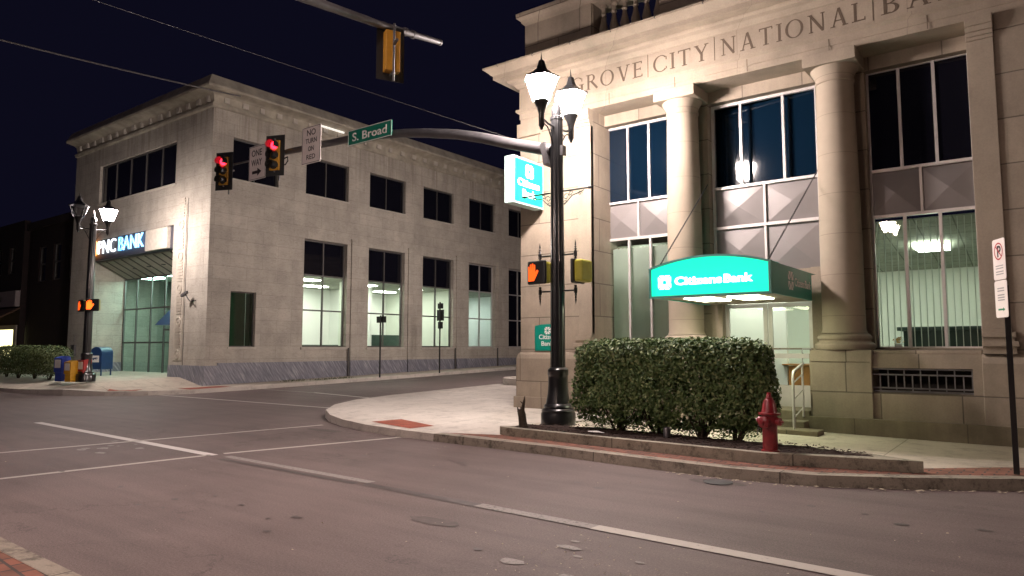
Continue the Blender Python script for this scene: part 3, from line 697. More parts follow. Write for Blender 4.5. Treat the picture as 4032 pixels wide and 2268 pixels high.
m.box(W2[0], W2[1], YG - .01, YG + .06, 4.01, 4.07)
for x in (W2[0], W2[1] - .05, W1[0], W3[0], W3[1] - .05): m.box(x, x + .05, YG - .004, YG + .064, 2.5 if W2[0] <= x <= W2[1] else 3.9, 4.86)
bpart(m, 'window_post', M['alu'])
P0(window(bank, 'Y', YG, *W1, 1.57, 4.06, third(W1, .36, .66), (), M['alu'], M['glass'], .055))
P0(window(bank, 'Y', YG, *W3, 1.57, 3.98, third(W3, .33, .66), (), M['alu'], M['glass'], .055))
# door under the awning
m = MB(); m.box(-5.34, -5.12, 13.75, 14.05, .5, 3.1); m.box(-3.42, -3.24, 13.75, 14.05, .5, 3.1); m.box(-5.12, -3.42, 13.9, 14.05, 2.48, 3.1)
bpart(m, 'door_surround', M['bank_smooth'])
def door(x0, x1, z0, z1, rail, panel, handle):
    m = MB(); y0, y1 = 13.88, 13.93; f = .075
    m.box(x0, x1, y0, y1, z1 - f, z1); m.box(x0, x0 + f, y0, y1, z0, z1 - f); m.box(x1 - f, x1, y0, y1, z0, z1 - f); m.box(x0 + f, x1 - f, y0, y1, z0, z0 + panel); m.box(x0 + f, x1 - f, y0 - .004, y1, rail - .045, rail + .045)
    d = bpart(m, 'door', M['alu'])
    MB().poly([(x0 + f, y0 + .02, z0 + panel), (x1 - f, y0 + .02, z0 + panel), (x1 - f, y0 + .02, z1 - f), (x0 + f, y0 + .02, z1 - f)]).build('pane', M['glass'], d)
    if handle:
        h = MB(); hx = x1 - .04
        for s_ in (-1, 1): h.tube([(hx, y0, rail + s_ * .04), (hx + s_ * .01, y0 - .05, rail + s_ * .10), (hx - .0, y0 - .08, rail + s_ * .14), (hx - .14, y0 - .08, rail + s_ * .14), (hx - .17, y0 - .05, rail + s_ * .08), (hx - .17, y0, rail + s_ * .04)], .011, 6)
        h.build('door_handle', M['alu'], d, True)
door(-5.1, -4.28, .5, 2.46, 1.45, .4, False); door(-4.26, -3.44, .5, 2.46, 1.45, .4, True)
m = MB(); m.box(-5.25, -3.36, 13.1, 14.4, 0, .5); m.box(-5.25, -3.36, 12.75, 13.1, 0, .34); m.box(-5.3, -3.05, 12.35, 12.76, 0, .235)
bpart(m, 'steps', M['bank_base'], False, .015)
m = MB()                                        # railing by the steps
for x in (-3.46,):
    m.tube([(x, 12.5, .2), (x, 12.5, 1.12), (x, 12.56, 1.2), (x, 13.14, 1.32)], .024, 8); m.tube([(x, 13.1, .4), (x, 13.1, 1.3)], .02, 8)
    for z in (.5, .8, 1.08): m.tube([(x, 12.5, z - .08), (x, 13.1, z + .06)], .012, 6)
bpart(m, 'handrail', M['alu'], True)
# interior of the bank
m = MB(); z0, z1 = .5, 4.0
m.poly([(-9.2, 18.6, z0), (-9.2, 18.6, z1), (2, 18.6, z1), (2, 18.6, z0)][::-1]); m.poly([(-5.75, 14.2, z0), (-5.75, 18.6, z0), (-5.75, 18.6, z1), (-5.75, 14.2, z1)]); m.poly([(2, 14.5, z0), (2, 18.6, z0), (2, 18.6, z1), (2, 14.5, z1)])
bpart(m, 'interior_wall', M['roomwall'])
m = MB(); m.box(-5.6, -4.36, 15.4, 15.5, z0, 3.0); m.box(-3.15, -3.07, 14.4, 16.2, z0, 3.2); bpart(m, 'interior_wall', M['roomwhite'])
m = MB(); m.poly([(-9.2, 14.35, 3.92), (2, 14.35, 3.92), (2, 18.6, 3.4), (-9.2, 18.6, 3.4)]); bpart(m, 'interior_ceiling', M['roomceil'])
m = MB(); m.poly([(-9.2, 14.05, z0 - .0), (2, 14.05, z0), (2, 18.6, z0), (-9.2, 18.6, z0)]); m.v = [(a, b, .505) for a, b, c in m.v]; bpart(m, 'interior_floor', M['carpet'])
for x, y, mm in ((-1.75, 16.6, 'troffer2'), (.6, 16.4, 'troffer2'), (-4.95, 15.0, 'troffer'), (-4.9, 14.62, 'troffer'), (-3.8, 16.6, 'troffer2'), (-7.2, 15.2, 'troffer')):
    z = 3.92 - (y - 14.35) / 4.25 * .52 - .02; MBq = MB().box(x - .28, x + .28, y - .5, y + .5, z - .02, z); bpart(MBq, 'ceiling_light', M[mm])
m = MB(); n = 17
for i in range(n):
    x = -7.9 + i * (1.68 / n); m.poly([(x, 14.15, 1.6), (x + .115, 14.20, 1.6), (x + .115, 14.20, 3.86), (x, 14.15, 3.82)])
bpart(m, 'blind', M['blind'])
m = MB()
for i in range(15):
    x = -2.34 + i * (1.54 / 15); m.box(x - .004, x + .004, 14.14, 14.2, 1.62, 3.86)
bpart(m, 'blind', M['blind'])
m = MB(); m.box(-2.35, 1.6, 16.6, 17.3, .5, 1.95); m.box(-2.45, 1.7, 16.5, 17.4, 1.95, 2.03); tag(m.build('counter', M['desk'], None, False, .01), 'dark green teller counter behind the right hand bank window', 'counter')
m = MB(); m.box(-2.75, -2.25, 17.5, 17.9, .5, .9); 
dsk = thing('desk', 'small orange wooden desk seen through the bank door glass', 'desk', (-4.05, 15.6, .505))
MB().box(-.28, .28, -.25, .25, .30, .72).build('drawer_box', M['wood'], dsk, False, .01); MB().box(-.4, .34, -.28, .28, .73, .76).build('desktop', M['wood'], dsk, False, .005)
for sx in (-.25, .22):
    for sy in (-.22, .2): MB().box(sx, sx + .04, sy, sy + .04, 0, .30).build('leg', M['wood'], dsk)
fl = thing('potted_flower', 'yellow potted flower on the sill behind the right hand bank window', 'plant', (-2.1, 14.26, 1.575))
MB().lathe([(.05, 0), (.07, .1), (.065, .1)], (0, 0, 0), 12).build('pot', M['letterwhite'], fl, True)
m = MB()
for i in range(40): a = random.uniform(0, 6.28); r = random.uniform(0, .09); z = random.uniform(.1, .2); m.poly([(r * math.cos(a) + dx, r * math.sin(a) + dy, z + dz) for dx, dy, dz in ((-.02, 0, 0), (0, .01, .02), (.02, 0, .03), (0, -.01, 0))])
m.build('bloom', M['ylw2'], fl)
m = MB().box(-2.3, -.8, 14.07, 14.34, 1.52, 1.575); bpart(m, 'window_board', M['roomwhite'])

# ------------------------------------------------------------------ entrance awning
aw = thing('entrance_awning', 'arched teal awning hung on chains over the bank door, glowing front with white name', 'awning', (-4.3, 10.9, 2.43))
def apart(mb, name, m, smooth=False): o = mb.build(name, m, aw, smooth); o.matrix_parent_inverse = Matrix.Translation(-Vector((-4.3, 10.9, 2.43))); return o
AX0, AX1, AY0, AY1 = -5.32, -3.29, 10.9, 13.55
def arch(x): return 2.94 + .165 * (1 - ((x + 4.3) / 1.015) ** 2)
N_ = 18; ax = [AX0 + (AX1 - AX0) * i / N_ for i in range(N_ + 1)]
m = MB()
for a, b in zip(ax, ax[1:]):
    m.poly([(a, AY0 + .06, arch(a)), (b, AY0 + .06, arch(b)), (b, AY0 + .5, arch(b)), (a, AY0 + .5, arch(a))])
m.box(AX1 - .04, AX1, AY0 + .06, AY1 - .3, 2.44, 2.93); m.box(AX0, AX0 + .04, AY0 + .06, AY1, 2.44, 2.93)
m.poly([(AX0, AY0 + .5, 2.93), (AX1, AY0 + .5, 2.93), (AX1, AY1, 2.93), (AX0, AY1, 2.93)])
m.poly([(x, AY0 + .5, arch(x)) for x in ax])
apart(m, 'canopy', M['teal'])
m = MB()
m.poly([(AX0 + .04, AY0 + .06, 2.46), (AX0 + .04, AY1, 2.46), (AX1 - .04, AY1, 2.46), (AX1 - .04, AY0 + .06, 2.46)]); apart(m, 'underside', M['soffit'])
m = MB()
t_ = .035
for a, b in zip(ax, ax[1:]):
    m.ext([(a, AY0, arch(a) - t_), (b, AY0, arch(b) - t_), (b, AY0, arch(b)), (a, AY0, arch(a))], (0, .09, 0))
m.box(AX0, AX1, AY0, AY0 + .09, 2.43, 2.465); m.box(AX0, AX0 + .035, AY0 + .002, AY0 + .09, 2.465, arch(AX0) - t_); m.box(AX1 - .035, AX1, AY0 + .002, AY0 + .09, 2.465, arch(AX1) - t_)
apart(m, 'face_frame', M['tealtrim'])
m = MB(); m.poly([(AX0 + .035, AY0 + .03, 2.465), (AX1 - .035, AY0 + .03, 2.465)] + [(x, AY0 + .03, arch(x) - t_) for x in reversed([AX0 + .035] + ax[1:-1] + [AX1 - .035])])
face = apart(m, 'lit_face', M['tealface'])
m = MB(); text(m, 'Citizens', .125, (-4.86, AY0 + .03, 2.64), (1, 0, 0), (0, 0, 1), .012, .03, .80); m.build('name_lettering', M['whitelit'], face); m = MB(); text(m, 'Bank', .125, (-4.03, AY0 + .03, 2.64), (1, 0, 0), (0, 0, 1), .012, .03, .46)
m.build('name_lettering', M['whitelit'], face)
m = MB(); logo(m, -5.04, 2.69, .115, lambda u, v, d: (u, AY0 + .03 - d, v), .012); m.build('emblem', M['whitelit'], face)
m = MB(); text(m, 'Citizens', .135, (AX1, 12.18, 2.63), (0, 1, 0), (0, 0, 1), .004, .008, .60); apart(m, 'side_lettering', M['letterwhite']); m = MB(); text(m, 'Bank', .135, (AX1, 12.82, 2.63), (0, 1, 0), (0, 0, 1), .004, .008, .36)
e_ = MB(); logo(e_, 11.95, 2.70, .15, lambda u, v, d: (AX1 + d, u, v), .005); apart(e_, 'side_emblem', M['letterwhite'])
apart(m, 'side_lettering', M['letterwhite'])
for x0, x1, y0, y1 in ((-4.95, -4.45, 11.5, 12.4), (-4.2, -3.7, 11.5, 12.4)): apart(MB().box(x0, x1, y0, y1, 2.44, 2.455), 'awning_light', M['panelwhite'])
def chain(a, b):
    a, b = Vector(a), Vector(b); L = (b - a).length; n = int(L / .042); m = MB(); t = (b - a).normalized(); s1 = t.cross(Vector((0, 0, 1))).normalized(); s2 = t.cross(s1)
    for i in range(n):
        c = a + (b - a) * (i + .5) / n; s_ = s1 if i % 2 else s2
        pts = [c + t * .027 * math.cos(q) + s_ * .013 * math.sin(q) for q in [k * math.pi / 3 for k in range(7)]]
        m.tube(pts, .0055, 4, False)
    return apart(m, 'chain', M['darkmetal'])
chain((-5.38, 13.82, 4.95), (-5.2, 11.05, 2.97)); chain((-3.2, 13.82, 5.0), (-3.36, 11.05, 2.97))

# ------------------------------------------------------------------ bank signs
bs_ = thing('blade_sign', 'glowing teal box sign projecting from the corner of the columned bank', 'sign', (-9.0, 12.6, 4.75))
def q(mb, name, m): o = mb.build(name, m, bs_); o.matrix_parent_inverse = Matrix.Translation(-Vector((-9.0, 12.6, 4.75))); return o
m = MB(); m.box(-9.24, -9.0, 11.98, 13.12, 4.74, 5.78); q(m, 'cabinet', plain('pale cabinet paint', (.40, .55, .52), .4))
m = MB(); m.box(-9.0, -8.985, 12.03, 13.07, 4.79, 5.73); fc = q(m, 'lit_face', M['tealface'])
m = MB(); text(m, 'Citizens', .15, (-8.985, 12.12, 5.15), (0, 1, 0), (0, 0, 1), .006, .03, .82); m.build('name_lettering', M['whitelit'], fc); m = MB(); text(m, 'Bank', .15, (-8.985, 12.3, 4.92), (0, 1, 0), (0, 0, 1), .006, .03, .5)
m.build('name_lettering', M['whitelit'], fc); m = MB(); logo(m, 12.55, 5.50, .15, lambda u, v, d: (-8.985 + d, u, v), .008); m.build('emblem', M['whitelit'], fc)
m = MB(); m.box(-9.16, -9.08, 13.12, 13.2, 4.9, 5.6); q(m, 'bracket', M['steel'])
pl = thing('wall_plaque', 'small teal plaque with white writing on the wall left of the lamp post', 'sign', (-9.05, 13.2, 1.58))
def q2(mb, name, m): o = mb.build(name, m, pl); o.matrix_parent_inverse = Matrix.Translation(-Vector((-9.05, 13.2, 1.58))); return o
m = MB(); m.ext([(-9.28, 13.17, 1.54), (-8.55, 13.17, 1.54), (-8.55, 13.17, 2.08), (-8.75, 13.17, 2.13), (-9.1, 13.17, 2.13), (-9.28, 13.17, 2.1)], (0, .03, 0)); q2(m, 'panel', M['plaque'])
m = MB(); text(m, 'Citizens', .10, (-9.17, 13.17, 1.80), (1, 0, 0), (0, 0, 1), .003, .012, .5); q2(m, 'lettering', M['letterwhite']); m = MB(); text(m, 'Bank', .10, (-9.1, 13.17, 1.65), (1, 0, 0), (0, 0, 1), .003, .012, .32); q2(m, 'lettering', M['letterwhite']); m = MB(); logo(m, -8.93, 1.99, .08, lambda u, v, d: (u, 13.17 - d, v), .004); q2(m, 'emblem', M['letterwhite'])

# ------------------------------------------------------------------ marble bank (far corner)
pnc = thing('bank_building', 'long two storey pale marble bank across the side street with dark upper windows', 'bank', (-25.5, 14.45, .15))
def P1(o): o.matrix_parent_inverse = Matrix.Translation(-Vector((-25.5, 14.45, .15))); return o
def ppart(mb, name, m, smooth=False, bevel=0):
    if name in SPLIT: return [P1(q_.build(name, m, pnc, smooth, bevel)) for q_ in loose(mb)][0]
    return P1(mb.build(name, m, pnc, smooth, bevel))
PX, PY, PXL, PYR = -25.5, 14.45, -38.0, 52.0
bays = [(18.83 + 3.66 * i, 21.2 + 3.66 * i) for i in range(9)]
upper = [(15.33, 17.45)] + bays
m = MB()
m.wall('Y', PY, .35, PXL, PX - .36, 0, 11.1, [(-35.3, -28.25, 8.35, 10.15), (-35.9, -28.22, .16, 6.62)])
m.wall('X', PX, .35, PY, PYR, 0, 11.1, [(a, b, 8.33, 10.0) for a, b in upper] + [(a, b, 1.64, 6.35) for a, b in bays] + [(15.42, 16.55, 1.64, 3.84)])
m.box(PXL, PXL + .3, PY + .35, PYR, 0, 11.1); m.box(PXL, PX, PYR - .3, PYR, 0, 11.1)
m.poly([(PXL, PY, 11.1), (PX, PY, 11.1), (PX, PYR, 11.1), (PXL, PYR, 11.1)])
m.poly([(-35.9, PY + .35, .1), (-35.9, 16.1, .1), (-35.9, 16.1, 6.6), (-35.9, PY + .35, 6.6)]); m.poly([(-28.22, PY + .35, .1), (-28.22, 16.1, .1), (-28.22, 16.1, 6.6), (-28.22, PY + .35, 6.6)])
ppart(m, 'wall', M['pnc_stone'])
for i in range(9):                              # piers between the ground floor windows
    a = bays[i][1] + .22; b = bays[i][0] + 3.66 - .22
    ppart(MB().box(PX, PX + .07, a, b, .1, 6.55).box(PX - .01, PX + .09, a - .03, b + .03, 6.551, 6.62), 'pilaster', M['pnc_stone'])
m = MB()
m.sweep([(PX, PYR), (PX, PY), (PXL, PY)][::-1], [(-.5, 11.0), (.04, 11.0), (.09, 11.04), (.11, 11.14), (.04, 11.17), (.04, 11.22), (-.02, 11.23), (.05, 11.5), (.14, 11.56), (.30, 11.60), (.52, 11.64), (.54, 11.72), (.30, 12.16), (.24, 12.18), (-.5, 12.18)])
ppart(m, 'cornice', plain('stained marble cornice', (.36, .33, .27), .85, 0, .3, 1.6, .3))
m = MB(); random.seed(3)
for i in range(16): x = PXL + .4 + i * .78; m.box(x, x + random.uniform(.12, .3), PY - .10, PY + .02, 11.26, 11.5)
for i in range(44): y = PY + .4 + i * .8; m.box(PX - .02, PX + .07, y, y + random.uniform(.12, .3), 11.27, 11.49)
ppart(m, 'cornice_block', M['pnc_smooth'], False, .02)
m = MB()
def marb(z0, z1, e):
    m.box(PX - .2, PX + e, PY - e, PYR, 0, z1)
m.box(-28.22, PX + .03, PY - .03, PY + .5, 0, .92); m.box(PX - .4, PX + .03, PY + .5, PYR, 0, 1.02)
for i in range(9): m.box(PX + .0, PX + .10, bays[i][1] + .22, bays[i][0] + 3.44, 0, 1.03 + .0 * i)
m.box(PXL, -35.9, PY - .03, PY + .3, 0, .92); m.box(-36, -35.87, PY + .3, 16.1, 0, .92)
ppart(m, 'marble_base', M['marble'])
m = MB()
for a, b in bays: m.box(PX - .01, PX + .05, a - .08, b + .08, 1.53, 1.638)
for a, b in upper: m.box(PX - .01, PX + .03, a - .05, b + .05, 8.26, 8.328)
m.box(-35.4, -28.15, PY - .05, PY + .01, 8.27, 8.345); m.box(PX - .01, PX + .03, 15.36, 16.62, 1.56, 1.638)
ppart(m, 'window_sill', M['pnc_smooth'])
for i, (a, b) in enumerate(upper): P1(window(pnc, 'X', PX - .14, a, b, 8.33, 10.0, ((a + b) / 2,), (), M['aludark'], M['dark'], .05))
for i, (a, b) in enumerate(bays):
    P1(window(pnc, 'X', PX - .2, a, b, 1.64, 6.35, ((a + b) / 2,), (3.25, 4.8), M['aludark'] if i < 3 else M['alu'], M['glass'] if i < 4 else M['dark'], .06, .09, 4.8, M['dark']))
P1(window(pnc, 'X', PX - .14, 15.42, 16.55, 1.64, 3.84, (), (), M['aludark'], M['glassg'], .04))
P1(window(pnc, 'Y', PY + .12, -35.3, -28.25, 8.35, 10.15, [-35.3 + 7.05 * k / 5 for k in (1, 2, 3, 4)], (), M['aludark'], M['dark'], .06))
m = MB()
for y in (21.3, 28.62, 32.3): m.tube([(PX + .09, y, .3), (PX + .09, y, 1.6)], .04, 8)
ppart(m, 'drain_pipe', M['aludark'])
# entrance: sign band, sloping soffit, glazed wall
m = MB(); m.box(-35.9, -28.22, PY + .0, PY + .3, 5.66, 6.58); ppart(m, 'sign_band', plain('dark sign band', (.05, .05, .065), .6))
m = MB(); m.box(-30.3, -28.45, PY - .14, PY - .002, 5.68, 6.56); m.box(-30.32, -30.3, PY - .1, PY - .002, 5.70, 6.54); ppart(m, 'sign_panel', plain('cream sign panel', (.52, .48, .42), .6))
m = MB(); m.ext([(-35.9, PY + .3, 5.62), (-35.9, 16.05, 4.94), (-35.9, 16.05, 5.02), (-35.9, PY + .3, 5.70)], (7.68, 0, 0)); ppart(m, 'soffit', M['soffit'])
m = MB()
for i in range(11):
    x = -35.7 + i * .74; m.ext([(x, PY + .3, 5.60), (x, 16.05, 4.92), (x, 16.05, 4.938), (x, PY + .3, 5.618)], (.11, 0, 0))
ppart(m, 'soffit_strip', M['trimdark'])
m = MB()
for x in (-33.5, -32.2, -30.9): m.lathe([(.09, 0), (.09, .03), (.05, .031)], (x + .35, 15.25, 5.21), 12)
ppart(m, 'soffit_lamp', M['ink'])
P1(window(pnc, 'Y', 16.05, -35.88, -28.24, .2, 4.95, (-34.6, -33.2, -31.9, -30.5, -29.4), (1.85, 3.45), M['aludark'], M['glasst'], .07))
m = MB()
m.box(-31.85, -31.78, 16.0, 16.05, .2, 2.45); m.box(-30.92, -30.85, 16.0, 16.05, .2, 2.45); m.box(-31.78, -30.92, 16.0, 16.05, 2.38, 2.45); m.box(-31.78, -30.92, 16.0, 16.05, .2, .4); ppart(m, 'door', M['aludark'])
m = MB(); m.ext([(-31.2, 15.3, 2.6), (-31.2, 15.95, 3.3), (-31.2, 16.0, 3.3), (-31.2, 16.0, 2.6)], (1.2, 0, 0)); ppart(m, 'door_hood', M['mailblue'])
m = MB(); m.box(-27.85, -27.2, PY - .03, PY + .0, 1.1, 7.35); rel = ppart(m, 'relief_strip', M['reliefs'], False, .01)
m = MB(); z = 1.35
for k in range(5):
    m.lathe_dir([(.19, 0), (.19, .03), (.13, .035), (.13, .01), (.07, .012), (.05, .035)], (-27.52, PY - .03, z), (0, -1, 0), 16); z += .3
    for j in range(7): m.box(-27.72, -27.32, PY - .06, PY - .028, z + j * .12, z + j * .12 + .06)
    z += 1.0
m.build('relief_carving', M['reliefs'], rel).matrix_parent_inverse = Matrix()
m = MB(); m.box(-27.13, -27.11, PY - .012, PY + .0, .92, 7.6); ppart(m, 'wall_joint', M['trimdark'])
m = MB(); m.tube([(-37.15, PY - .02, 1.9), (-37.15, PY - .02, 2.2)], .02, 6); m.box(-37.35, -36.95, PY - .1, PY, 1.2, 1.75); m.box(-37.3, -37.0, PY - .14, PY - .1, .7, .95); ppart(m, 'night_deposit', M['steel'])
# cornice tube light
m = MB(); m.box(PX + .1, PX + .16, 19.45, 20.75, 11.46, 11.53); ppart(m, 'cornice_light', M['tubelit'])
# sign letters
sg = thing('bank_name_sign', 'glowing bank name letters over the entrance of the marble bank', 'sign', (-32.6, PY - .1, 5.9))
def q3(mb, name, m): o = mb.build(name, m, sg); o.matrix_parent_inverse = Matrix.Translation(-Vector((-32.6, PY - .1, 5.9))); return o
m = MB(); text(m, 'PNC', .62, (-34.9, PY - .065, 5.92), (1, 0, 0), (0, 0, 1), .05, .0, 1.75); q3(m, 'white_letters', M['pncwhite'])
m = MB(); text(m, 'BANK', .62, (-32.85, PY - .065, 5.92), (1, 0, 0), (0, 0, 1), .05, .0, 2.3); q3(m, 'blue_letters', M['pncblue'])
m = MB(); m.lathe_dir([(.40, 0), (.40, .08)], (-35.35, PY - .065, 6.22), (0, -1, 0), 24); em = q3(m, 'emblem', M['pncorange'])
# rooms
m = MB()
m.poly([(-31.5, 17.2, .6), (-31.5, 34.3, .6), (-31.5, 34.3, 5), (-31.5, 17.2, 5)]); m.poly([(-31.5, 17.2, .6), (-25.86, 17.2, .6), (-25.86, 17.2, 5), (-31.5, 17.2, 5)])
m.poly([(-31.5, 34.3, .6), (-25.86, 34.3, .6), (-25.86, 34.3, 5), (-31.5, 34.3, 5)])
m.box(-31.5, -28.2, 25.0, 25.15, .6, 4.9); m.box(-29.8, -29.7, 17.2, 19.6, .6, 4.9); ppart(m, 'interior_wall', M['roomwhite'])
m = MB(); m.box(-31.5, -25.9, 29.2, 29.35, .6, 4.9); ppart(m, 'interior_wall', M['roomwall'])
m = MB(); m.poly([(-31.5, 17.2, 4.78), (-25.86, 17.2, 4.78), (-25.86, 34.3, 4.78), (-31.5, 34.3, 4.78)]); ppart(m, 'interior_ceiling', M['roomceil'])
m = MB(); m.poly([(-31.5, 17.2, .62), (-25.86, 17.2, .62), (-25.86, 34.3, .62), (-31.5, 34.3, .62)]); ppart(m, 'interior_floor', M['carpet'])
for x, y in ((-27.3, 20.3), (-29.6, 19.2), (-29.9, 22.8), (-27.4, 23.9), (-29.8, 27.5), (-27.4, 27.2)):
    ppart(MB().box(x - .3, x + .3, y - .6, y + .6, 4.74, 4.77), 'ceiling_light', M['troffer'])
ppart(MB().box(-29, -28.4, 31.5, 32.6, 4.74, 4.77), 'ceiling_light', M['trofferdim'])
m = MB(); m.box(-28.6, -27.6, 18, 24, .62, 1.75); m.box(-29.6, -28.6, 25.4, 28.8, .62, 2.3); tag(m.build('counter', M['desk'], None, False, .02), 'long low dark counter behind the lit windows of the marble bank', 'counter')
m = MB(); m.box(-29.62, -29.55, 20.5, 21.7, 2.0, 2.9); fr = tag(m.build('wall_picture', M['ink'], None), 'red and tan framed picture on the white wall inside the first lit window', 'picture')
MB().box(-29.56, -29.54, 20.56, 21.05, 2.06, 2.84).build('print', plain('tan print', (.4, .25, .18), .6), fr); MB().box(-29.56, -29.54, 21.1, 21.64, 2.06, 2.84).build('print', M['signred'], fr)
m = MB(); m.box(-28.9, -28.6, 20.45, 21.8, .62, 4.75); ppart(m, 'interior_pier', M['roomwhite']) if False else None
m = MB(); m.poly([(-36, 19.2, .1), (-26.1, 19.2, .1), (-26.1, 19.2, 5), (-36, 19.2, 5)]); m.box(-33.0, -32.8, 17.2, 19.2, .2, 5); ppart(m, 'interior_wall', M['roomwall'])
m = MB(); m.poly([(-36, 16.1, 5.0), (-26.1, 16.1, 5.0), (-26.1, 19.2, 5.0), (-36, 19.2, 5.0)]); ppart(m, 'interior_ceiling', M['roomceil'])
for x in (-34.5, -32, -29.5): ppart(MB().box(x - .6, x + .6, 16.45, 17.05, 4.95, 4.98), 'ceiling_light', M['trofferdim'])
m = MB(); m.box(-33.6, -32.2, 17.6, 18.4, .2, 1.15); m.box(-33.1, -32.7, 17.8, 17.9, 1.15, 1.6); tag(m.build('reception_desk', M['ink'], None), 'dark reception desk with a screen inside the glazed bank entrance', 'desk')
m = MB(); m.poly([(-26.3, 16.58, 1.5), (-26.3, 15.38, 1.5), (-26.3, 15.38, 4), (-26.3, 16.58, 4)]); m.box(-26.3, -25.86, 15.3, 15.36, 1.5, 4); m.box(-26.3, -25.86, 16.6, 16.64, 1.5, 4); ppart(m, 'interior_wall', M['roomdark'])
ppart(MB().box(-30.4, -29.9, 26.2, 26.6, .62, 3.1), 'interior_pier', M['roomwhite']); ppart(MB().box(-27.0, -26.7, 22.0, 22.3, .62, 4.75), 'interior_pier', M['roomwall'])
for k, (x, y) in enumerate(((-27.6, 30.2), (-27.8, 31.6))): tag(MB().box(x - .3, x + .3, y - .25, y + .25, .63, 2.5).build('cabinet', M['ink'], None, False, .02), ('tall dark cabinet near the left edge of the fourth lit window', 'tall dark cabinet near the mullion of the fourth lit window')[k], 'cabinet', 'dark office cabinets')
# security camera
cm = thing('security_camera', 'small bullet camera on a curved bracket by the corner of the marble bank', 'camera', (-26.3, PY, 3.45))
MB().tube([(0, 0, 0), (-.05, -.2, -.05), (-.2, -.25, .1), (-.3, -.25, .2)], .025, 6).build('bracket', M['darkmetal'], cm, True)
MB().obox((-.36, -.28, .24), (.15, .03, .07), (0, .05, 0), (-.02, 0, .05)).build('housing', M['steel'], cm, False, .01)

# ------------------------------------------------------------------ street lamps
HS = 5.2
def make_lamp(label, loc, sc=1., lit=(True, True), lm='lamplit'):
    g = 'black twin lantern lamp posts'
    r = thing('street_lamp', label, 'street lamp', loc, 0, g); r.scale = (sc, sc, sc)
    MB().lathe([(.315, 0), (.315, .20), (.30, .235), (.305, .26), (.285, .29), (.255, .30), (.265, .33), (.25, .36), (.225, .38), (.215, .44), (.19, .56), (.18, .70), (.178, .84), (.178, .88), (.19, .90), (.19, .99), (.165, 1.02), (.14, 1.03)], (0, 0, 0), 32).build('post_base', M['black'], r, True)
    MB().lathe([(.138, 1.02), (.132, 2.5), (.124, 4.0), (.116, 5.3), (.114, 5.62), (.128, 5.63), (.128, 5.68), (.10, 5.70)], (0, 0, 0), 32, .06).build('pole', M['black'], r, True)
    MB().lathe([(.09, 5.70), (.10, 5.76), (.10, 5.86), (.06, 5.93), (.035, 5.96), (.05, 6.0), (.035, 6.04), (.02, 6.10), (.004, 6.22)], (0, 0, 0), 16).build('finial', M['black'], r, True)
    for i, s in enumerate((-1, 1)):
        y = s * .5
        a = MB(); a.tube([(0, s * .1, 5.48), (0, s * .3, 5.49), (0, y, 5.56)], .022, 6); a.tube([(0, s * .12, 5.12), (0, s * .2, 5.28), (0, s * .3, 5.42), (0, y, 5.50)], .013, 6)
        sc_p = [(0, s * (.2 + .055 * math.cos(q) * (1 - q / 9)), 5.36 + .055 * math.sin(q) * (1 - q / 9)) for q in [k * .7 for k in range(9)]]; a.tube(sc_p, .009, 5)
        a.lathe([(.02, 5.32), (.03, 5.36), (.055, 5.40), (.055, 5.62), (.075, 5.70), (.115, 5.80), (.15, 5.86)], (0, y, 0), 12); a.build('arm', M['black'], r, True)
        lf = MB(); z0, z1 = 5.86, 6.27; r0, r1 = .165, .30
        for k in range(6):
            an = k * math.pi / 3 + .26; p0 = (r0 * math.cos(an), y + r0 * math.sin(an), z0); p1 = (r1 * math.cos(an), y + r1 * math.sin(an), z1); lf.tube([p0, p1], .010, 4)
        lf.lathe([(.345, z1 - .012), (.34, z1 + .012), (.20, z1 + .09), (.11, z1 + .17), (.075, z1 + .27), (.06, z1 + .33), (.02, z1 + .36), (.012, z1 + .40), (.004, z1 + .50)], (0, y, 0), 6, 0, .26)
        l_ = lf.build('lantern', M['black'], r)
        gl = MB(); gl.lathe([(r0 * .93, z0 + .01), (r1 * .96, z1 - .01)], (0, y, 0), 12, 0, .26); gl.f = gl.f[:-2]
        if lit[i]:   # open frustum plus the lamp bowl
            gl.build('lantern_glass', M[lm], l_, False)
        else: gl.build('lantern_glass', M['lampoff'], l_, False)
    return r
lampA = make_lamp('black lamp post with both lanterns lit, by the bank corner, carrying the signal mast arm', (-7.1, 10.8, .22))
m = MB(); pts = [(-.1, 0, 5.06), (-.6, 0, 5.22), (-1.17, 0, 5.40), (-1.8, 0, 5.62), (-2.48, 0, 5.82), (-3.3, 0, 6.0), (-4.07, 0, 6.14), (-5, 0, 6.26), (-5.9, 0, 6.34), (-8.2, 0, 6.44), (-9.4, 0, 6.47)]
m.tube(pts, [.115, .113, .11, .107, .103, .10, .096, .092, .088, .075, .05], 14)
m.tube([(-9.4, 0, 6.47), (-11.5, 0, 6.52)], .025, 8); m.obox((-.2, 0, 5.0), (.05, 0, .012), (0, .14, 0), (-.04, 0, .21)); m.obox((.15, -.02, 5.02), (.03, 0, 0), (0, .06, 0), (0, 0, .09))
m.build('mast_arm', plain('dull grey mast arm', (.10, .095, .10), .4, .3), lampA, True)
m = MB()
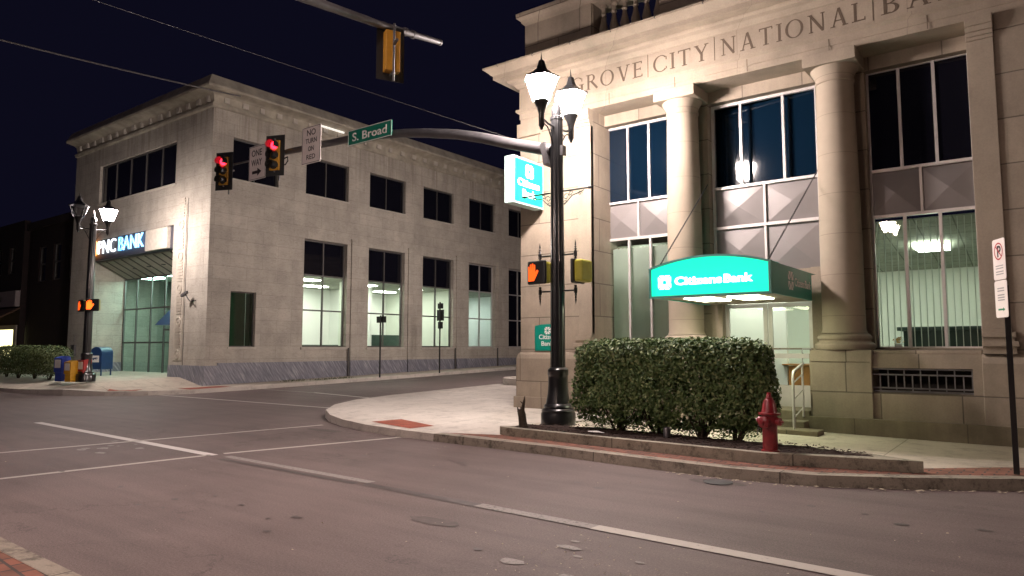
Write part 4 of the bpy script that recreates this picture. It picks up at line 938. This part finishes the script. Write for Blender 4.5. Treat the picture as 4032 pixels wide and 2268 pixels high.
for s in (-1, 1):
    e = .68 if s > 0 else .72
    m.tube([(s * .12, 0, 4.26), (s * e, 0, 4.26)], .016, 6); m.lathe_dir([(.03, 0), (.03, .03), (.015, .05), (.02, .07), (.004, .1)], (s * e, 0, 4.26), (s, 0, 0), 8)
    m.tube([(s * .14, 0, 4.02), (s * .22, 0, 4.06), (s * .33, 0, 4.16), (s * .5, 0, 4.2), (s * .58, 0, 4.23)], .011, 5)
    for cx, cz, rr in ((.2, 4.15, .07), (.3, 4.2, .05), (.5, 4.18, .045), (.17, 4.04, .05)):
        m.tube([(s * (cx + rr * math.cos(k * .8) * (1 - k / 12)), 0, cz + rr * math.sin(k * .8) * (1 - k / 12)) for k in range(9)], .009, 5)
m.build('banner_bracket', M['black'], lampA, True)
m = MB()
for s in (-1, 1):
    for z in (2.42, 3.08):
        m.tube([(s * .11, 0, z), (s * .37, 0, z)], .017, 8)
        d = -1 if z < 2.8 else 1
        m.lathe_dir([(.028, -.09 * 1), (.02, -.05), (.033, -.045), (.033, .045), (.03, .05), (.015, .07), (.032, .09), (.012, .11), (.025, .13), (.01, .15), (.018, .17), (.002, .26)], (s * .39, 0, z), (0, 0, d), 10)
m.build('signal_bracket', M['black'], lampA, True)
MB().lathe([(.48, -.2), (.48, .03), (.46, .045)], (0, 0, -.04), 28).build('footing', M['walk'], lampA, True)
lampB = make_lamp('black lamp post beside the marble bank with only the rear lantern lit', (-27.35, 11.05, .40), 1.0, (False, True))
lampC = make_lamp('black twin lantern post on the near corner beside the camera', (-4.6, -2.4, .13), lm='lamplit2')
lampE = make_lamp('out-of-view twin lantern post added to light the crossing', (-10.1, -1.2, .13), lm='lampfill')  # unseen lamp post added to brighten the road and hanging signs
lampD = make_lamp('black twin lantern post along the side street behind the columned bank', (-13.6, 23, .42))
lampF = make_lamp('black twin lantern post farther right along the main street', (15.5, 11.9, .13), lm='lamplit2')
# ------------------------------------------------------------------ pedestrian signals
def pedsignal(label, loc, rz, face, hand=True):
    o = thing('pedestrian_signal', label, 'pedestrian signal', loc, rz, 'pedestrian signals on the lamp posts')
    MB().box(-.2, .2, .03, .2, -.2, .2).build('housing', M['pedyellow'], o, False, .04)
    MB().box(-.22, .22, -.04, .032, -.22, .22).build('face', M['ink'], o, False, .03)
    if hand:
        m = MB(); pts = [(-.12, -.16), (.02, -.16), (.07, -.08), (.13, .02), (.10, .05), (.05, 0), (.05, .14), (.02, .15), (.01, .05), (0, .17), (-.03, .17), (-.035, .05), (-.05, .16), (-.08, .15), (-.075, .04), (-.10, .12), (-.125, .11), (-.12, -.02)]
        m.poly([(a - .06, -.045, b) for a, b in pts]); m.build('hand_symbol', M[face], o)
    return o
pedsignal('pedestrian signal showing an orange hand, left side of the near lamp post', (-7.5, 10.72, 3.0), R(-6), 'orangelit')
pedsignal('yellow back of a pedestrian signal, right side of the near lamp post', (-6.68, 10.83, 2.98), R(-88), 'orangelit', False)
pedsignal('bright orange hand signal on the right side of the far lamp post', (-26.85, 10.95, 3.12), R(48), 'orangelit2')
pedsignal('dim orange hand signal on the left side of the far lamp post', (-27.75, 10.95, 3.12), R(-2), 'orangelit')
# ------------------------------------------------------------------ traffic signals
def traffic_signal(label, loc, rz, lit=True):
    o = thing('traffic_signal', label, 'traffic signal', loc, rz, 'three lens traffic signals')
    MB().box(-.14, .14, 0, .22, -.39, .39).build('housing', M['yellow'], o, False, .012)
    MB().wall('Y', .045, .008, -.27, .27, -.53, .53, [(-.141, .141, -.391, .391)]).build('backplate', M['ink'], o)
    for k, z in enumerate((.26, 0, -.26)):
        on = lit and k == 0
        MB().lathe_dir([(.105, 0), (.105, .012), (.06, .02)], (0, -.001, z), (0, -1, 0), 20).build('lens', M['redlit'] if on else M['ink'], o)
        v = MB(); n = 14
        for i in range(n):
            a0, a1 = R(-30 + 240 * i / n), R(-30 + 240 * (i + 1) / n)
            for rr in (.118, .122): v.poly([(rr * math.cos(a0), 0, z + rr * math.sin(a0)), (rr * math.cos(a1), 0, z + rr * math.sin(a1)), (rr * math.cos(a1) * .97, -.22, z + rr * math.sin(a1) * .97 - .02), (rr * math.cos(a0) * .97, -.22, z + rr * math.sin(a0) * .97 - .02)])
        v.build('visor', M['ink'], o)
    m = MB(); m.tube([(.0, .26, -.6), (.0, .26, .5)], .022, 6); m.tube([(0, .0, .42), (0, .28, .42)], .02, 6); m.tube([(0, .0, -.42), (0, .28, -.42)], .02, 6); m.tube([(0, .26, .1), (0, .45, .12)], .03, 6)
    m.build('mounting_bracket', M['steel'], o, True)
    return o
traffic_signal('traffic signal with red light beside the one way sign on the mast arm', (-15.5, 10.45, 6.51), R(22))
traffic_signal('traffic signal with red light at the outer end of the mast arm', (-17.85, 10.45, 6.46), R(22))
oh = traffic_signal('orange backed traffic signal hanging overhead, seen from behind', (-7.72, 7.15, 6.03), R(-115), False); oh.scale = (.8, .8, .8)
m = MB(); m.tube([(-15.65, 10.72, 6.45), (-15.55, 10.7, 6.33), (-15.4, 10.72, 6.3), (-15.32, 10.74, 6.4), (-15.4, 10.78, 6.52), (-15.55, 10.78, 6.5)], .018, 6)
tag(m.build('cable_loop', M['darkmetal'], None, True), 'looped black cable hanging from the mast arm by the right red signal', 'cable')
ma = thing('mast_arm_pole', 'grey mast arm reaching over the main street from the near corner', 'signal pole', (-7.7, .9, .13))
m = MB(); m.lathe([(.16, 0), (.14, .3), (.12, 5.9)], (0, 0, 0), 16); m.build('pole', M['darkmetal'], ma, True)
m = MB(); m.tube([(0, 0, 5.55), (0, 2, 5.85), (0, 4, 6.08), (0, 6, 6.28), (0.02, 7.3, 6.46)], [.09, .08, .07, .055, .045], 12); m.lathe_dir([(.052, 0), (.052, .03), (.03, .05)], (.02, 7.3, 6.46), (0, 1, .1), 10); m.build('arm', M['steel'], ma, True)
m = MB(); m.tube([(0, 0, 5.8), (0, 0, 8.7), (.3, .5, 9.05), (.8, 1.7, 9.2), (1.3, 3.0, 9.2)], [.10, .07, .05, .045, .04], 10); m.build('fill_luminaire_arm', M['steel'], ma, True)  # arm for the added road light, out of view
lm_ = MB().lathe([(.08, .40), (.24, .34), (.26, .30), (.26, -.02), (.248, -.02), (.246, .28)], (1.45, 3.3, 8.9), 20); lm_.f = lm_.f[:-1]; lh = lm_.build('fill_luminaire', M['steel'], ma, True)
MB().poly([(1.45 + .22 * math.cos(k * math.pi / 8), 3.3 - .22 * math.sin(k * math.pi / 8), 9.17) for k in range(16)]).build('lens', M['fill_luminaire'], lh)  # added light, its deep housing shapes the pool on the asphalt
for y in (6.55, 6.72): MB().lathe_dir([(.065, -.02), (.065, .02)], (0, y, 6.36 + (y - 6.5) * .1), (0, 1, .1), 12).build('clamp', M['steel'], ma, True)
m = MB(); m.tube([(0, 6.3, 6.28), (0, 6.3, 5.8)], .03, 6); m.build('hanger', M['steel'], ma, True)
# ------------------------------------------------------------------ signs on the mast arm
def rect(x0, x1, z0, z1, d=.02, r=.03):
    pts = []
    for cx, cz, a0 in ((x1 - r, z0 + r, -90), (x1 - r, z1 - r, 0), (x0 + r, z1 - r, 90), (x0 + r, z0 + r, 180)):
        for k in range(4): a = R(a0 + 30 * k); pts.append((cx + r * math.cos(a), 0, cz + r * math.sin(a)))
    return MB().ext([(a, d, c) for a, b, c in pts], (0, -d, 0))
def rim(x0, x1, z0, z1, w_=.012, ins=.014):
    m = MB(); a, b, c, d = x0 + ins, x1 - ins, z0 + ins, z1 - ins
    m.wall('Y', -.002, .0015, a, b, c, d, [(a + w_, b - w_, c + w_, d - w_)]); return m
def sign(name, label, loc, rz=0): return thing(name, label, 'sign', loc, rz)
s = sign('street_name_sign', 'green street name sign reading S. Broad on the mast arm', (-12.1, 10.62, 6.49))
rect(-.735, .735, -.185, .185).build('panel', M['signgreen'], s); rim(-.735, .735, -.185, .185, .016, .004).build('border', M['letterwhite'], s)
m = MB(); text(m, 'S. Broad', .19, (-.58, -.0, -.09), (1, 0, 0), (0, 0, 1), .003, .012, 1.16); m.build('lettering', M['letterwhite'], s)
s = sign('turn_sign', 'white NO TURN ON RED sign hanging on the mast arm', (-14.22, 10.62, 6.6))
rect(-.365, .365, -.47, .47).build('panel', M['signwhite'], s); rim(-.365, .365, -.47, .47).build('border', M['ink'], s)
m = MB(); 
for t__, z, h, w_ in (('NO', .24, .15, .34), ('TURN', .045, .12, .44), ('ON', -.155, .12, .22), ('RED', -.36, .12, .34)): m = MB(); text(m, t__, h, (0, 0, z), (1, 0, 0), (0, 0, 1), .003, .008, w_, 'C'); m.build('lettering', M['ink'], s)
s = sign('one_way_sign', 'white ONE WAY sign with black arrow between the two red signals', (-16.5, 10.62, 6.52))
rect(-.38, .38, -.46, .46).build('panel', M['signwhite'], s); rim(-.38, .38, -.46, .46).build('border', M['ink'], s)
m = MB(); text(m, 'ONE', .17, (-.03, 0, .18), (1, 0, 0), (0, 0, 1), .003, .008, .46, 'C'); m.build('lettering', M['ink'], s); m = MB(); text(m, 'WAY', .17, (-.03, 0, -.08), (1, 0, 0), (0, 0, 1), .003, .008, .48, 'C')
m.build('lettering', M['ink'], s); m = MB(); m.poly([(a, -.004, b) for a, b in ((-.22, -.30), (.02, -.30), (.02, -.37), (.2, -.26), (.02, -.15), (.02, -.22), (-.22, -.22))]); m.build('arrow', M['ink'], s)
# parking sign by the right edge
s = thing('parking_sign', 'black post with a no parking plate above a smaller white plate, right of the bank', 'sign', (-.345, 10.2, .14))
MB().box(-.03, .03, -.03, .03, 0, 2.2).build('post', M['black'], s, False, .004)
s2 = bpy.data.objects.new('plate', None)
def plate(z0, z1, parts):
    a = R(-64); o = rect(-.15, .15, z0, z1, .006, .03).build('plate', M['signwhite'], s); o.rotation_euler[2] = a; o.location = (math.sin(a) * .055, -math.cos(a) * .055, 0)
    for mm, mt in parts: c = mm.build('print', M[mt], o)
m1 = MB(); n = 20; cz = 2.61
for i in range(n):
    a0, a1 = i * 2 * math.pi / n, (i + 1) * 2 * math.pi / n; m1.poly([(.105 * math.cos(a0), -.003, cz + .105 * math.sin(a0)), (.105 * math.cos(a1), -.003, cz + .105 * math.sin(a1)), (.088 * math.cos(a1), -.003, cz + .088 * math.sin(a1)), (.088 * math.cos(a0), -.003, cz + .088 * math.sin(a0))])
m1.poly([(-.068, -.0035, cz + .056), (-.056, -.0035, cz + .068), (.068, -.0035, cz - .056), (.056, -.0035, cz - .068)])
m2 = MB(); text(m2, 'P', .13, (-.035, 0, cz - .065), (1, 0, 0), (0, 0, 1), .002, .02, .09)
m3 = MB(); 
for z in (2.43, 2.40, 2.36, 2.33): m3.box(-.09, .09, -.002, 0, z, z + .012)
plate(2.27, 2.76, ((m1, 'signred'), (m2, 'ink'), (m3, 'inkgrey')))
m4 = MB(); m4.poly([(-.08, -.003, 1.905), (.04, -.003, 1.905), (.04, -.003, 1.89), (.085, -.003, 1.915), (.04, -.003, 1.94), (.04, -.003, 1.925), (-.08, -.003, 1.925)])
m5 = MB(); 
for z in (2.16, 2.13, 2.08, 2.05, 2.02): m5.box(-.08, .08, -.002, 0, z, z + .014)
plate(1.82, 2.26, ((m4, 'inkgreen'), (m5, 'inkgrey')))
# unlit sign posts seen from behind across the side street
def backsign(label, x, y, h, plates):
    o = thing('sign_post', label, 'sign', (x, y, Hp(x, y))); MB().box(-.025, .025, -.025, .025, 0, h).build('post', M['ink'], o)
    for cx, w_, a, b in plates: MB().box(cx - w_ / 2, cx + w_ / 2, .026, .04, a, b).build('plate', M['ink'], o, False, .004)
backsign('black backed sign post with one wide double plate before the lit marble bank windows', -23.2, 21.2, 2.7, ((-.14, .3, 2.38, 2.66), (.17, .3, 2.38, 2.66)))
backsign('black backed sign post with three stacked plates farther up the side street', -23.2, 25.0, 3.4, ((0, .36, 3.08, 3.34), (0, .46, 2.5, 3.03), (0, .32, 2.12, 2.45)))

# ------------------------------------------------------------------ planter, hedge, hydrant, stump
PO = [(-7.5, 9.6), (-7.3, 9.5), (-5, 9.33), (-2.9, 9.2), (-1.22, 9.65), (-1.62, 10.1), (-2.6, 10.62), (-6.3, 10.95), (-7.55, 10.45)]
PI = [(-7.36, 9.7), (-7.22, 9.64), (-5, 9.46), (-2.95, 9.33), (-1.75, 9.70), (-1.82, 9.95), (-2.66, 10.5), (-6.25, 10.82), (-7.42, 10.38)]
pt = thing('planter_bed', 'long low concrete edged mulch bed with pointed right end along the kerb', 'planter', (-4.5, 9.9, .13))
m = MB(); n = len(PO); zt = .27
for i in range(n):
    j = (i + 1) % n; a, b, c, d = PO[i], PO[j], PI[j], PI[i]; za = zt
    tz = lambda p: zt if p[1] < 10.1 else max(Hc(*p) + .015, .2)
    m.poly([(*a, tz(a)), (*b, tz(b)), (*c, tz(c)), (*d, tz(d))]); m.poly([(*a, .05), (*b, .05), (*b, tz(b)), (*a, tz(a))]); m.poly([(*c, .05), (*d, .05), (*d, tz(d)), (*c, tz(c))])
o = m.build('edging', M['planter'], pt); o.matrix_parent_inverse = Matrix.Translation(-Vector((-4.5, 9.9, .13)))
m = MB(); NX = 70; NY = 12; random.seed(5)
def bedY(x):
    def yy(P, idx): 
        for a, b in zip(idx, idx[1:]):
            (x0, y0), (x1, y1) = P[a], P[b]
            if min(x0, x1) <= x <= max(x0, x1) and x0 != x1: return y0 + (y1 - y0) * (x - x0) / (x1 - x0)
    return yy(PI, (0, 1, 2, 3, 4)), yy(PI, (4, 5, 6, 7, 8))
g = []
for i in range(NX + 1):
    x = -7.35 + (5.58) * i / NX; y0, y1 = bedY(x) ; y0 = y0 or 9.6; y1 = y1 or y0 + .2
    g.append([(x, y0 + (y1 - y0) * j / NY, .215 + .05 * math.sin(math.pi * j / NY) + random.uniform(-.014, .016)) for j in range(NY + 1)])
for i in range(NX):
    for j in range(NY): m.poly([g[i][j], g[i + 1][j], g[i + 1][j + 1], g[i][j + 1]])
for i in range(1400):
    x = random.uniform(-7.2, -1.9); y0, y1 = bedY(x)
    if not y0 or not y1: continue
    y = random.uniform(y0 + .02, y1 - .02); a = random.uniform(0, 3.1); l = random.uniform(.015, .04); z = .25 + random.uniform(0, .03)
    dx, dy = math.cos(a) * l, math.sin(a) * l; m.poly([(x - dx, y - dy, z), (x + dy * .3, y - dx * .3, z + random.uniform(-.01, .015)), (x + dx, y + dy, z + random.uniform(-.01, .015)), (x - dy * .3, y + dx * .3, z)])
o = m.build('mulch', M['mulch'], pt); o.matrix_parent_inverse = Matrix.Translation(-Vector((-4.5, 9.9, .13)))
def hedge(label, x0, x1, y0, y1, zb, z0, z1, n, ls, mat, stems, seed):
    random.seed(seed); h = thing('hedge', label, 'hedge', ((x0 + x1) / 2, (y0 + y1) / 2, zb)); cx, cy = h.location[0], h.location[1]
    hx, hy, hz = (x1 - x0) / 2, (y1 - y0) / 2, (z1 - z0) / 2; cz = (z0 + z1) / 2 - zb
    import mathutils
    nz = lambda v: mathutils.noise.noise(v)
    m = MB()
    for i in range(n):
        # superellipsoid shell with depth
        while True:
            v = Vector((random.uniform(-1, 1), random.uniform(-1, 1), random.uniform(-1, 1)))
            e = (abs(v.x) ** 7 + abs(v.y) ** 4 + abs(v.z) ** 6)
            if .25 < e < 1 or (e <= .25 and random.random() < .12): break
        p = Vector((v.x * hx, v.y * hy, v.z * hz)); d = nz(p * 2.0 + Vector((seed, 0, 0))) * .085 + nz(p * 6) * .035
        nrm = Vector((v.x ** 5 / hx, v.y ** 3 / hy, v.z ** 3 / hz + .001)).normalized()
        p += nrm * d + Vector((0, 0, cz))
        if v.z < -.62 and nz(Vector((p.x * 2.6, p.y * 2, seed))) > -.02 and random.random() < .9: continue
        if v.z < .1 and nz(p * 4.3 + Vector((9, 0, 0))) > .33 and random.random() < .8: continue
        nn = (nrm + Vector((random.gauss(0, .55), random.gauss(0, .55), random.gauss(.25, .5)))).normalized()
        a = nn.orthogonal().normalized(); b = nn.cross(a); th = random.uniform(0, 6.28); a, b = a * math.cos(th) + b * math.sin(th), b * math.cos(th) - a * math.sin(th)
        l = ls * random.uniform(.7, 1.25); w_ = l * .5
        m.poly([p - a * l, p - a * l * .2 - b * w_ + nn * .004, p + a * l * .6 - b * w_ * .6, p + a * l, p + a * l * .6 + b * w_ * .6, p - a * l * .2 + b * w_ + nn * .004])
    for i in range(int(n * .05)):           # shoots and low suckers
        top = random.random() < .55
        bx = random.uniform(-hx, hx) * .95; by = random.uniform(-hy, hy) * .85; q0 = max(0, 1 - abs(bx / hx) ** 7 - abs(by / hy) ** 4) ** .1667; zz = cz + hz * q0 * (.96 if top else -.98)
        p = Vector((bx, by, zz)); d = Vector((random.gauss(0, .4), random.gauss(0, .4), 1 if top else -1)).normalized() * random.uniform(.02, .09 if top else .16)
        for q in range(3):
            c_ = p + d * (q / 2) + Vector((random.gauss(0, .012), random.gauss(0, .012), 0)); nn = Vector((random.gauss(0, .6), random.gauss(0, .6), .8)).normalized(); a = nn.orthogonal().normalized(); b = nn.cross(a); l = ls * .9
            m.poly([c_ - a * l, c_ - b * l * .5, c_ + a * l * .6 - b * l * .3, c_ + a * l, c_ + a * l * .6 + b * l * .3, c_ + b * l * .5])
    m.build('foliage', mat, h)
    for sx, sy in stems:
        t_ = MB(); lx, ly = sx - cx, sy - cy
        for k in range(13):
            a = random.uniform(0, 6.28); r = random.uniform(.08, .50); zz = random.uniform(.45, .95) * (z1 - zb) * .75
            t_.tube([(lx + .03 * math.cos(a), ly + .03 * math.sin(a), -.03), (lx + r * .45 * math.cos(a) + .02, ly + r * .45 * math.sin(a) * .6, zz * .30), (lx + r * math.cos(a), ly + r * math.sin(a) * .6, zz)], [.020, .012, .005], 5)
        t_.build('stem', M['bark'], h, True)
    return h
hedge('clipped leafy hedge in the mulch bed before the bank door', -6.42, -3.14, 10.0, 10.85, .24, .40, 1.71, 36000, .033, M['leaf'], ((-5.65, 10.38), (-4.95, 10.36), (-4.2, 10.3), (-3.65, 10.25)), 4)
hedge('blurry dark hedge on the far pavement left of the news boxes', -35.8, -29.5, 10.3, 11.7, .42, .62, 1.66, 15000, .042, M['leafdark'], ((-34.8, 11), (-33.2, 10.9), (-31.8, 11), (-30.4, 11)), 8)
def hydrant(label, loc, sc=1, rz=0):
    h = thing('fire_hydrant', label, 'fire hydrant', loc, rz, 'red fire hydrants'); h.scale = (sc,) * 3
    MB().lathe([(.125, 0), (.125, .03), (.10, .035), (.102, .05), (.102, .36), (.108, .38), (.108, .48), (.108, .50), (.108, .515), (.15, .52), (.15, .545), (.11, .55), (.098, .60), (.09, .66), (.072, .715), (.05, .74), (.05, .755), (.04, .757), (.036, .79), (.03, .80)], (0, 0, 0), 28).build('body', M['red'], h, True)
    MB().lathe([(.03, .80), (.028, .825)], (0, 0, 0), 5).build('operating_nut', M['red'], h)
    c = MB().lathe_dir([(.07, .08), (.07, .13), (.082, .135), (.082, .165), (.065, .18), (.025, .185), (.025, .21)], (0, 0, .42), (0, -1, 0), 20).build('nozzle_cap', M['red'], h, True)
    for s in (-1, 1): MB().lathe_dir([(.045, .07), (.045, .13), (.056, .133), (.056, .165), (.04, .175), (.02, .178), (.018, .205)], (0, 0, .43), (s, 0, 0), 14).build('nozzle_cap', M['red'], h, True)
    m = MB(); n = 14
    for i in range(n): t = i / (n - 1); x = -.10 - .06 * math.sin(math.pi * t) * .6 + .0; z = .40 - .14 * math.sin(math.pi * t); m.tube([(x - .03 + t * .04, -.07 - .03 * t, z), (x - .028 + t * .04 + .008, -.07 - .03 * t, z - .008)], .006, 5)
    m.build('chain', M['steel'], h); return h
hydrant('glossy red fire hydrant with a hanging chain at the right of the clipped hedge', (-2.93, 9.47, .25), .93, R(-14))
hydrant('dim red fire hydrant between the far hedge and the blue news box', (-28.75, 10.75, .41), 1.0)
# broken stump
st_ = thing('tree_stump', 'dark splintered tree stump with two jagged prongs left of the lamp post', 'stump', (-7.2, 9.85, .22))
m = MB(); m.tube([(0.02, 0, 0), (0, 0, .12), (-.015, 0, .24), (-.03, 0, .34)], [.085, .07, .068, .05], 9); m.build('trunk', M['bark'], st_, False)
m = MB(); m.tube([(-.005, 0, .28), (.01, 0, .40), (.03, 0, .48), (.045, 0, .56)], [.035, .026, .02, .004], 6); m.tube([(.012, 0, .42), (-.03, 0, .455), (-.06, 0, .47)], [.012, .01, .003], 5); m.build('splinter', M['bark'], st_, False)
m = MB(); m.tube([(-.05, 0, .22), (-.09, 0, .30), (-.115, 0, .37)], [.04, .022, .005], 6); m.tube([(-.035, 0, .3), (-.04, 0, .38)], [.025, .006], 5); m.build('splinter', M['bark'], st_, False)
m = MB(); m.lathe([(.055, 0), (.055, .15), (.045, .17), (.03, .175)], (0, 0, 0), 12); o = tag(m.build('bollard_light', M['steel'], None, True), 'short grey cylinder standing in the mulch under the hedge', 'garden light'); o.location = (-4.62, 10.0, .24)
m = MB(); m.tube([(-5.9, 9.85, .275), (-5.75, 9.83, .285), (-5.6, 9.83, .275)], [.02, .05, .01], 7); m.v = [(a, b, .275 + (c - .275) * .35) for a, b, c in m.v]
tag(m.build('stone', M['letterwhite'], None, True), 'flat pale stone lying on the mulch near the kerb', 'stone')
# parking bay planter ring at the side street
rg = MB(); rg.lathe([(.9, 0), (.9, .24), (.84, .27), (.7, .27), (.68, .2)], (-14.05, 19.6, Hc(-14.05, 19.6) - .05), 28); tag(rg.build('planter_ring', M['kerbw'], None, True), 'low round concrete ring on the side street pavement edge', 'planter')

# ------------------------------------------------------------------ street furniture on the far pavement
def newsbox(label, loc, mat, win, rz=0, sc=1.):
    o = thing('news_box', label, 'news box', loc, rz, 'newspaper boxes by the far lamp post'); o.scale = (sc,) * 3
    MB().ext([(-.24, -.2, .38), (-.24, .2, .38), (-.24, .2, 1.0), (-.24, .1, 1.05), (-.24, -.2, .96)], (.48, 0, 0)).build('cabinet', mat, o, False, .02)
    MB().box(-.2, .2, -.16, .16, 0, .38).build('pedestal', mat, o, False, .01)
    MB().box(-.17, .17, -.212, -.2, .56, .9).build('window', win, o); MB().box(-.1, .1, -.23, -.2, .93, .96).build('handle', M['steel'], o); return o
newsbox('blue newspaper box standing between the red hydrant and the yellow box', (-28.25, 10.62, .41), M['blue'], M['letterwhite'], R(15), .86)
newsbox('yellow newspaper box just left of the far lamp post', (-27.5, 10.62, .41), M['ylw2'], M['letterwhite'], R(15), .72)
newsbox('red newspaper box half hidden between the yellow box and the far lamp post', (-27.35, 10.98, .41), M['red2'], M['letterwhite'], R(15), .78)
mbx = thing('mailbox', 'dark blue round topped mailbox with a white emblem panel, right of the far lamp post', 'mailbox', (-32.2, 13.6, .42), R(20)); mbx.scale = (.93,) * 3
pr = [(-.34, .3)] + [(.34 * -math.cos(R(a)) * 1.0, 1.02 + .30 * math.sin(R(a))) for a in range(0, 181, 15)] + [(.34, .3)]
MB().ext([(x, -.32, z) for x, z in pr], (0, .64, 0)).build('body', M['mailblue'], mbx, False, .015)
for sx in (-.3, .26):
    for sy in (-.28, .24): MB().box(sx, sx + .05, sy, sy + .04, 0, .32).build('leg', M['mailblue'], mbx)
MB().box(-.2, .2, -.33, -.32, .62, .92).build('emblem_panel', M['letterwhite'], mbx)
m = MB(); m.poly([(-.17, -.334, .80), (.05, -.334, .84), (.17, -.334, .80), (.02, -.334, .78), (.12, -.334, .74), (-.05, -.334, .76), (-.14, -.334, .70)]); m.build('emblem', M['mailblue'], mbx)
# ------------------------------------------------------------------ buildings on the far left
bb = thing('brick_building', 'dark unlit brick building left of the marble bank', 'building', (-42, 15.5, 0))
m = MB().wall('Y', 15.5, .3, -46.3, -38.35, 0, 8.6, [(-45.2, -44.2, 5.3, 7.3), (-43.2, -42.2, 5.3, 7.3), (-41.2, -40.2, 5.3, 7.3)]); m.box(-46.3, -38.35, 15.9, 30, 0, 8.55)
def q5(mb, name, m): o = mb.build(name, m, bb); o.matrix_parent_inverse = Matrix.Translation(-Vector((-42, 15.5, 0))); return o
q5(m, 'wall', M['brickwall']); 
for x in (-45.2, -43.2, -41.2): w_ = window(bb, 'Y', 15.6, x, x + 1, 5.3, 7.3, (), (6.3,), M['aludark'], M['dark'], .07); w_.matrix_parent_inverse = Matrix.Translation(-Vector((-42, 15.5, 0)))
m = MB(); m.box(-46.5, -38.35, 15.2, 15.5, 8.3, 8.7); q5(m, 'cornice', M['brickwall'])
sb = thing('shop_building', 'dark shop at the far left with a pale sign band and bright yellow window', 'shop', (-52, 15, 0))
def q6(mb, name, m): o = mb.build(name, m, sb); o.matrix_parent_inverse = Matrix.Translation(-Vector((-52, 15, 0))); return o
q6(MB().wall('Y', 15.1, .3, -66, -46.35, 0, 8.9, [(-57, -46.9, .9, 2.7), (-50.6, -49.7, 5.9, 7.5), (-48.5, -47.6, 5.9, 7.5)]).box(-66, -46.35, 15.5, 30, 0, 8.8), 'wall', M['brickwall'])
for x in (-50.6, -48.5): w_ = window(sb, 'Y', 15.2, x, x + .9, 5.9, 7.5, (), (6.7,), M['aludark'], M['dark'], .06); w_.matrix_parent_inverse = Matrix.Translation(-Vector((-52, 15, 0)))
q6(MB().box(-60, -46.4, 14.85, 15.09, 3.95, 4.85), 'sign_band', plain('pale shop fascia', (.30, .25, .25), .7))
m = MB(); text(m, 'AI', .3, (-48.9, 14.85, 4.25), (1, 0, 0), (0, 0, 1), .01, .0); q6(m, 'lettering', M['ink'])
m = MB(); m.ext([(-60, 15.09, 3.9), (-60, 13.9, 3.2), (-60, 13.9, 3.1), (-60, 15.09, 3.8)], (13.7, 0, 0)); q6(m, 'awning', plain('brown awning', (.09, .05, .03), .9))
q6(MB().box(-57, -46.9, 15.2, 15.25, .9, 2.7), 'shop_window', M['shopwin']); q6(MB().wall('Y', 15.02, .08, -57.2, -46.6, .7, 2.9, [(-57, -46.95, .95, 2.65)]), 'window_frame', M['soffit'])

# ------------------------------------------------------------------ overhead wires
def wire(label, a, b, sag, r, n=24):
    a, b = Vector(a), Vector(b); m = MB(); m.tube([a + (b - a) * i / n - Vector((0, 0, sag * 4 * (i / n) * (1 - i / n))) for i in range(n + 1)], r, 5)
    return tag(m.build('overhead_wire', M['steel'], None), label, 'wire', 'overhead wires')
wire('thick overhead cable crossing the sky to the marble bank corner', (-24.9, 1, 10.7), (-24.9, 15.2, 11.5), .12, .03)
wire('thin overhead wire crossing the sky above the marble bank', (-15, 2.5, 8.5), (-15, 60, 11.4), .3, .005)
# a thin scatter of grass by the far kerb
m = MB(); random.seed(11)
for i in range(350):
    y = random.uniform(17.3, 20.6); x = -24.35 + random.gauss(0, .16) - .4 * (y < 18.5); z = Hp(x, y); a = random.uniform(0, 3.1); h = random.uniform(.03, .1)
    m.poly([(x, y, z), (x + .02 * math.cos(a), y + .02 * math.sin(a), z), (x + random.uniform(-.03, .03), y + random.uniform(-.03, .03), z + h)])
tag(m.build('grass', M['leafdark']), 'weedy grass at the foot of the marble bank wall', 'grass', None, 'stuff')
